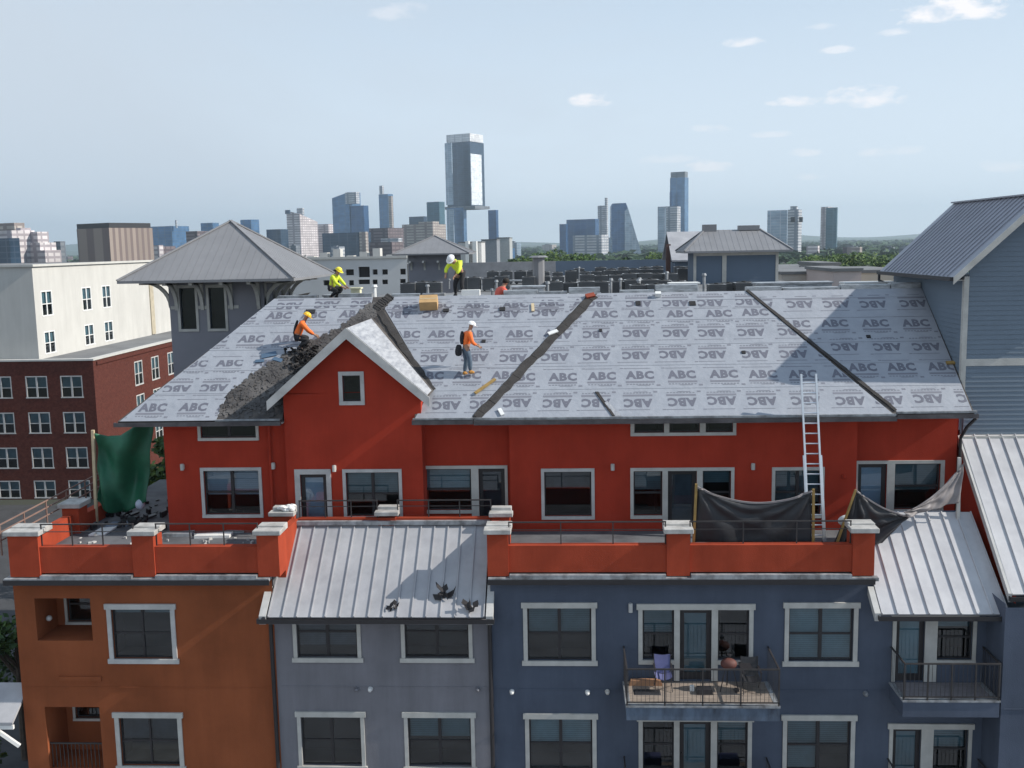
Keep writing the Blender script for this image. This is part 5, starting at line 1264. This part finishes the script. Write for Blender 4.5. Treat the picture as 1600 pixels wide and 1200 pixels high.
# small awning lower left
AW=thing('entrance_canopy','grey metal canopy with white braces at the lower left corner','canopy',(-17.5,0,6))
a=atY(0,1105,0);b_=atY(38,1105,0)
w=MB(); w.prism([(-18.9,-.6,8.3),(-16.4,-.6,8.3),(-16.4,.5,9.05),(-18.9,.5,9.05)],(0,0,.08)); w.build('canopy_roof',m_seam,AW)
w=MB(); w.beam((-17.1,-.5,8.2),(-16.42,-.3,7.5),.1,.1); w.beam((-18.9,-.55,8.22),(-16.4,-.55,8.22),.08,.12); w.build('brace',m_white,AW)

for i,(x,y,h,k,lab) in enumerate(((-19.5,27,12.5,0,'dark tree crown below the brown guard rail'),(-27,34,9.5,1,'wide dark tree in front of the brick ground floor'),(-17.2,16.5,15.6,1,'dark tree rising in the shaded gap behind the green tarp'),(-15.2,19.5,15.0,1,'dark tree against the stair tower in the shaded gap'))):
    tree(x,y,h,2.4,lab,k,2600,seed=80+i,leaf=.18,ch=.7)
# distant woodland mass
b=MB(); rs=random.Random(5)
for i in range(9000):
    D=380+ (7000-380)*rs.random()**2.0; X=(rs.uniform(-.62,.58))*D; h=rs.uniform(5,10)+ (D>3000)*4; s_=rs.uniform(3,7)*(1+D/2200); P=Vector((X,D,h*.6))
    n=5
    for j in range(n):
        u=Vector((rs.gauss(0,1),rs.gauss(0,.6),rs.gauss(0,.35)))*s_*.6; v=Vector((rs.gauss(0,.6),rs.gauss(0,1),rs.gauss(0,.35)))*s_*.6; Q=P+Vector((rs.uniform(-s_,s_),rs.uniform(-s_,s_),rs.uniform(-.3,.35)*h)); b.face(Q-u,Q-v,Q+u,Q+v)
tag(b.build('distant_woodland',m_leaf[1],fix=False),'continuous far-off canopy of city trees','woodland',kind='stuff')

# ================================================================== SKYLINE
def gl(name,c,fr,bw=6,bh=4,ms=.35,rough=.25,metal=.3): return brickmat(name,c,fr,tuple(x*.75 for x in c),bw,bh,ms,rough,0,metal,.6)
g_dblue=gl('glass_deep_blue',(.035,.11,.26),(.07,.14,.25)); g_blue=gl('glass_blue',(.09,.21,.40),(.13,.20,.28)); g_teal=gl('glass_teal',(.06,.15,.20),(.10,.18,.22)); g_pale=gl('glass_pale',(.30,.40,.50),(.42,.48,.55)); g_dark=gl('glass_slate',(.035,.075,.13),(.07,.10,.15)); g_glare=gl('glass_painted_glare',(.80,.86,.92),(.85,.88,.9),ms=.2,rough=.5,metal=0)  # the last, near-white glass has mirrored sky painted into its colour
c_pale=gl('panel_pale',(.58,.59,.61),(.22,.25,.30),8,4,1.0,.7,0); c_beige=gl('panel_beige',(.50,.46,.42),(.25,.21,.20),7,4,1.1,.8,0); c_pink=gl('panel_pinkish',(.74,.69,.69),(.36,.32,.34),7,4,1.0,.8,0); c_brown=gl('panel_brown',(.36,.29,.25),(.20,.15,.14),6,60,1.6,.8,0); c_tan=gl('panel_tan',(.62,.50,.38),(.38,.28,.20),6,60,1.6,.8,0); c_grey=gl('panel_grey',(.22,.24,.27),(.13,.15,.18),8,4,1,.8,0); c_red=gl('panel_dark_red',(.20,.16,.17),(.09,.07,.08),8,4,1,.8,0)
TH=R(28)
def skybox(par,px0,pxm,px1,pyt,D,mt,z0=0,pyb=None,ytl=None,ytr=None,name='shaft',mt_r=None,dy=0,th=TH):
    """box seen corner-on: left face px0..pxm, right (sun) face pxm..px1; tops may slope"""
    Y=D-28.3
    C0=atY(pxm,pyt,Y); a=(C0.x-atY(px0,pyt,Y).x)/math.cos(th); bb=(atY(px1,pyt,Y).x-C0.x)/math.sin(th) if px1>pxm+.01 else a*.8
    if px1<=pxm+.01: th=0; a=C0.x-atY(px0,pyt,Y).x
    l=Vector((-math.cos(th),math.sin(th),0)); r_=Vector((math.sin(th),math.cos(th),0)); 
    base=Vector((C0.x,C0.y+dy,0)); f4=[base+l*a,base,base+r_*bb,base+r_*bb+l*a]
    if pyb is not None: z0=atY(pxm,pyb,Y).z
    z=C0.z; zl=atY(px0,ytl,Y).z if ytl else z; zr=atY(px1,ytr,Y).z if ytr else z
    tops=[zl,z,zr,zr if ytr else zl]
    b=MB(); lo=[(p.x,p.y,z0) for p in f4]; hi=[(p.x,p.y,t_) for p,t_ in zip(f4,tops)]
    b.hexa(lo+hi); return b.build(name,mt,par)
def tower(label,px,D,name='skyscraper',cat_='skyscraper'):
    p=atY(px,390,D-28.3); return thing(name,label,cat_,(p.x,p.y,0))
D=2200
t=tower('tallest glass tower with a bright crown and overhanging upper shaft',715,D)
skybox(t,694,734,753,221,D,g_dark,pyb=322,name='upper_shaft'); skybox(t,695,734,752,208,D,gl('crown_panel',(.80,.81,.83),(.5,.52,.56),8,4,.6,.7,0),pyb=220.5,name='crown')
skybox(t,694,705,706,223,D-20,g_pale,pyb=320,name='corner_bay'); skybox(t,697,724,728,324,D,g_blue,name='lower_shaft'); skybox(t,692,740,762,321.5,D-12,c_grey,pyb=326,name='transfer_floor')
skybox(t,734.5,735.5,750,240,D-45,g_glare,pyb=320,name='painted_glare_bay'); skybox(t,697,708,709,327,D-14,g_pale,name='lower_bay')  # near-white bay paints the sky glare on the shaft's sunward face
t=tower('blue tower with a slanted prow-like top',540,2000); skybox(t,514.5,545,558,300,2000,g_blue,ytl=309,name='shaft'); skybox(t,537,556,560,300,1990,c_pale,pyb=318,name='crown'); skybox(t,545,568,573.5,321,1985,g_dblue,name='lower_wing')
t=tower('slender pale tower with a narrow lantern top',600,2300); skybox(t,590,606,612,303,2300,g_blue); skybox(t,592,597,599,290,2300,c_pale,pyb=303,name='lantern'); skybox(t,606,611,613,306,2290,c_beige,name='side_bay')
t=tower('pinkish stepped tower with a broken top left of the slanted one',465,1700); skybox(t,444,468,487,334,1700,c_pink,ytl=329,ytr=346); skybox(t,462,472,474,325,1705,c_pale,pyb=336,name='crown'); skybox(t,444,452,453,328,1695,g_dark,pyb=334,name='corner')
t=tower('pink and slate office between the pinkish tower and the slanted tower',505,1750,'office_tower','office tower'); skybox(t,490,513,518,350,1750,c_pink)
t=tower('wide slate glass block below the slanted tower',530,1300,'office_tower','office tower'); skybox(t,495,560,574,363,1300,g_dark); skybox(t,560,571,574,362,1294,c_beige,name='stair_core')
t=tower('dark red brick block right of the slate block',585,1350,'office_tower','office tower'); skybox(t,573,606,625,356,1350,c_red); skybox(t,592,622,627,372,1300,c_pale,pyb=378,name='white_band')
t=tower('low dark purple block under the white band',600,1000,'office_tower','office tower'); skybox(t,573,612,625,378,1000,c_red)
t=tower('dark low slab left of the teal tower',650,2000,'office_tower','office tower'); skybox(t,637,662,666,338,2000,g_dark)
t=tower('brown-grey terraced building in front of the teal tower',655,1500,'office_tower','office tower'); skybox(t,625,660,690,350,1500,c_beige); skybox(t,652,676,684,346,1490,c_beige,name='upper_tier')
t=tower('flat-topped teal tower beside the tallest tower',679,2100); skybox(t,665,686,693,315,2100,g_teal)
t=tower('slim deep blue tower right of the tallest tower',770,2100); skybox(t,762,775,778,328,2100,g_dblue)
t=tower('dark blue stepped office left of the spired tower',905,2000); skybox(t,885,930,936,342,2000,g_dblue); skybox(t,874,884,887,350,1990,g_dblue,name='lower_wing')
t=tower('pale striped office block in front of the dark blue office',920,1500,'office_tower','office tower'); skybox(t,895,940,952,367,1500,c_pale)
t=tower('pale tower with a thin white spire',943,2200); skybox(t,934,946,950,321,2200,c_pale); skybox(t,945,948,950,309,2190,c_pale,name='spire')
# sail-shaped tower
t=tower('sail-shaped blue tower with a curved right edge',975,1900)
Y=1900-28.3; pr=[]
for px,py in ((955,400),(955,322),(957,318),(978,317),(981,325),(985,338),(990,355),(995,372),(1000,388),(1003,402)): p=atY(px,py,Y); pr.append((p.x,p.y,p.z if py<399 else 0))
b=MB(); b.prism([pr[0]]+pr[1:],(0,55,0)); b.build('shaft',g_dblue,t)
pr2=[]
for px,py in ((976,400),(976,330),(981,325),(985,338),(990,355),(995,372),(1000,388),(1003,402)): p=atY(px,py,Y-6); pr2.append((p.x,p.y-3,p.z if py<399 else 0))
b=MB(); b.prism(pr2,(0,3,0)); b.build('curved_fin',g_pale,t)
t=tower('tall blue glass tower with a grey crown right of the sail',1064,2200); skybox(t,1048,1070,1077.5,277,2200,g_blue); skybox(t,1049,1070,1076,268,2200,c_grey,pyb=277,name='crown'); skybox(t,1046.5,1050,1051,300,2195,g_dblue,name='side_bay')
t=tower('pale grey tower in front of the tall blue glass tower',1045,1800); skybox(t,1029,1058,1065,322,1800,c_pale); skybox(t,1029,1040,1041,324,1795,g_pale,name='corner_bay')
t=tower('pale blue slab right of the penthouse roof',1218,1500); skybox(t,1202,1230,1236,328,1500,g_pale)
t=tower('pale tower with two dark square openings near its top',1245,1450); skybox(t,1233,1248,1257,327,1450,c_pale); skybox(t,1236,1245,1248,322,1452,c_pale,pyb=328,name='crown'); skybox(t,1236,1242,1243,339,1440,m_dark,pyb=347,name='dark_opening'); skybox(t,1249,1254,1255,339,1440,m_dark,pyb=347,name='dark_opening')
t=tower('slim pink and teal tower standing alone before the hills',1297,1600); skybox(t,1284,1294,1310,323,1600,c_pink); skybox(t,1293,1308,1310.5,324,1585,g_teal,name='glass_wing')
t=tower('low pinkish block left of the lone slim tower',1270,1200,'office_tower','office tower'); skybox(t,1262,1278,1283,384,1200,c_pink)
# left group
t=tower('stepped pinkish-white hotel at the far left',45,700,'hotel','building')
for (a,m_,b_,yt,dd) in ((20,70,83,391,0),(33,62,75,379,3),(38,58,67,362,6),(-30,18,36,360,-3),(-30,22,30,348,30),(22,32,40,356,4)): skybox(t,a,m_,b_,yt,700+dd,c_pink if yt>355 else c_beige,name='tier')
skybox(t,-30,14,22,372,680,g_dark,name='glass_front')
t=tower('brown ribbed office with a tan sunlit side and dark top band',155,650,'office_tower','office tower'); skybox(t,100,170,210,356,650,c_brown,name='shaft',th=R(30)); 
skybox(t,170.5,171,212,356,640,c_tan,name='tan_side',th=R(30)) if False else None
skybox(t,100,170,208,348,652,m_bronze,pyb=355.8,name='top_band',th=R(30))
t=tower('dark low block left of the brown office',90,800,'office_tower','office tower'); skybox(t,80,94,98,377,800,c_grey)
t=tower('blue glass mid-rise left of the stair tower roof',245,1500,'office_tower','office tower'); skybox(t,218,268,284,353,1500,g_blue); skybox(t,273,275,276,344,1500,c_pale,pyb=356,name='antenna')
t=tower('dark block just left of the stair tower roof',298,1200,'office_tower','office tower'); skybox(t,286,308,318,361,1200,c_red)
t=tower('small blue glass office behind the stair tower roof',323,1400,'office_tower','office tower'); skybox(t,309,332,338,348,1400,g_blue)
t=tower('reddish low buildings below the blue glass mid-rise','0' and 240,900,'office_tower','office tower'); skybox(t,215,245,262,385,900,c_red); skybox(t,226,248,252,383,880,c_pink,name='gabled_part')
t=tower('small blue office peeking over the stair tower roof right slope',388,1500,'office_tower','office tower'); skybox(t,372,392,400,343,1500,g_blue)
t=tower('dark block between the stair tower roof and pinkish tower',430,1500,'office_tower','office tower'); skybox(t,412,438,446,358,1500,g_dark)
# scattered low city buildings
rs=random.Random(17)
for i in range(46):
    px=rs.uniform(60,1420); D_=rs.uniform(900,3400); top=rs.uniform(372,392)+ (D_<1500)*6 - (px-800)*.0189
    if 1255<px: top=max(top,386)
    w_=rs.uniform(10,30)
    p=atY(px,390,D_-28.3)
    t=thing('distant_building','small distant city block among the trees beneath the skyline','building',(p.x,p.y,0),'small blocks scattered under the skyline')
    skybox(t,px,px+w_*.7,px+w_,top,D_,rs.choice((c_grey,c_pale,c_beige,g_dark,g_blue,c_red,g_pale)),name='wall')
    skybox(t,px+w_*.2,px+w_*.5,px+w_*.6,top-rs.uniform(1,2.5),D_+5,c_grey,z0=5,name='plant_room')

# ================================================================== HAZE
hz=MB(); hz.box(-9500,9500,-80,13000,-2,420); o=hz.build('haze',mat('tmp',(1,1,1))); o['kind']='stuff'
hm=bpy.data.materials.new('haze_air'); hm.use_nodes=True; t=hm.node_tree; t.nodes.remove(t.nodes['Principled BSDF'])
pv=t.nodes.new('ShaderNodeVolumePrincipled'); pv.inputs['Color'].default_value=(.72,.88,1,1); pv.inputs['Density'].default_value=1.05e-4; pv.inputs['Anisotropy'].default_value=.2
t.links.new(pv.outputs[0],t.nodes['Material Output'].inputs['Volume']); o.data.materials.clear(); o.data.materials.append(hm)
o['label']='thin pale blue haze over the city'
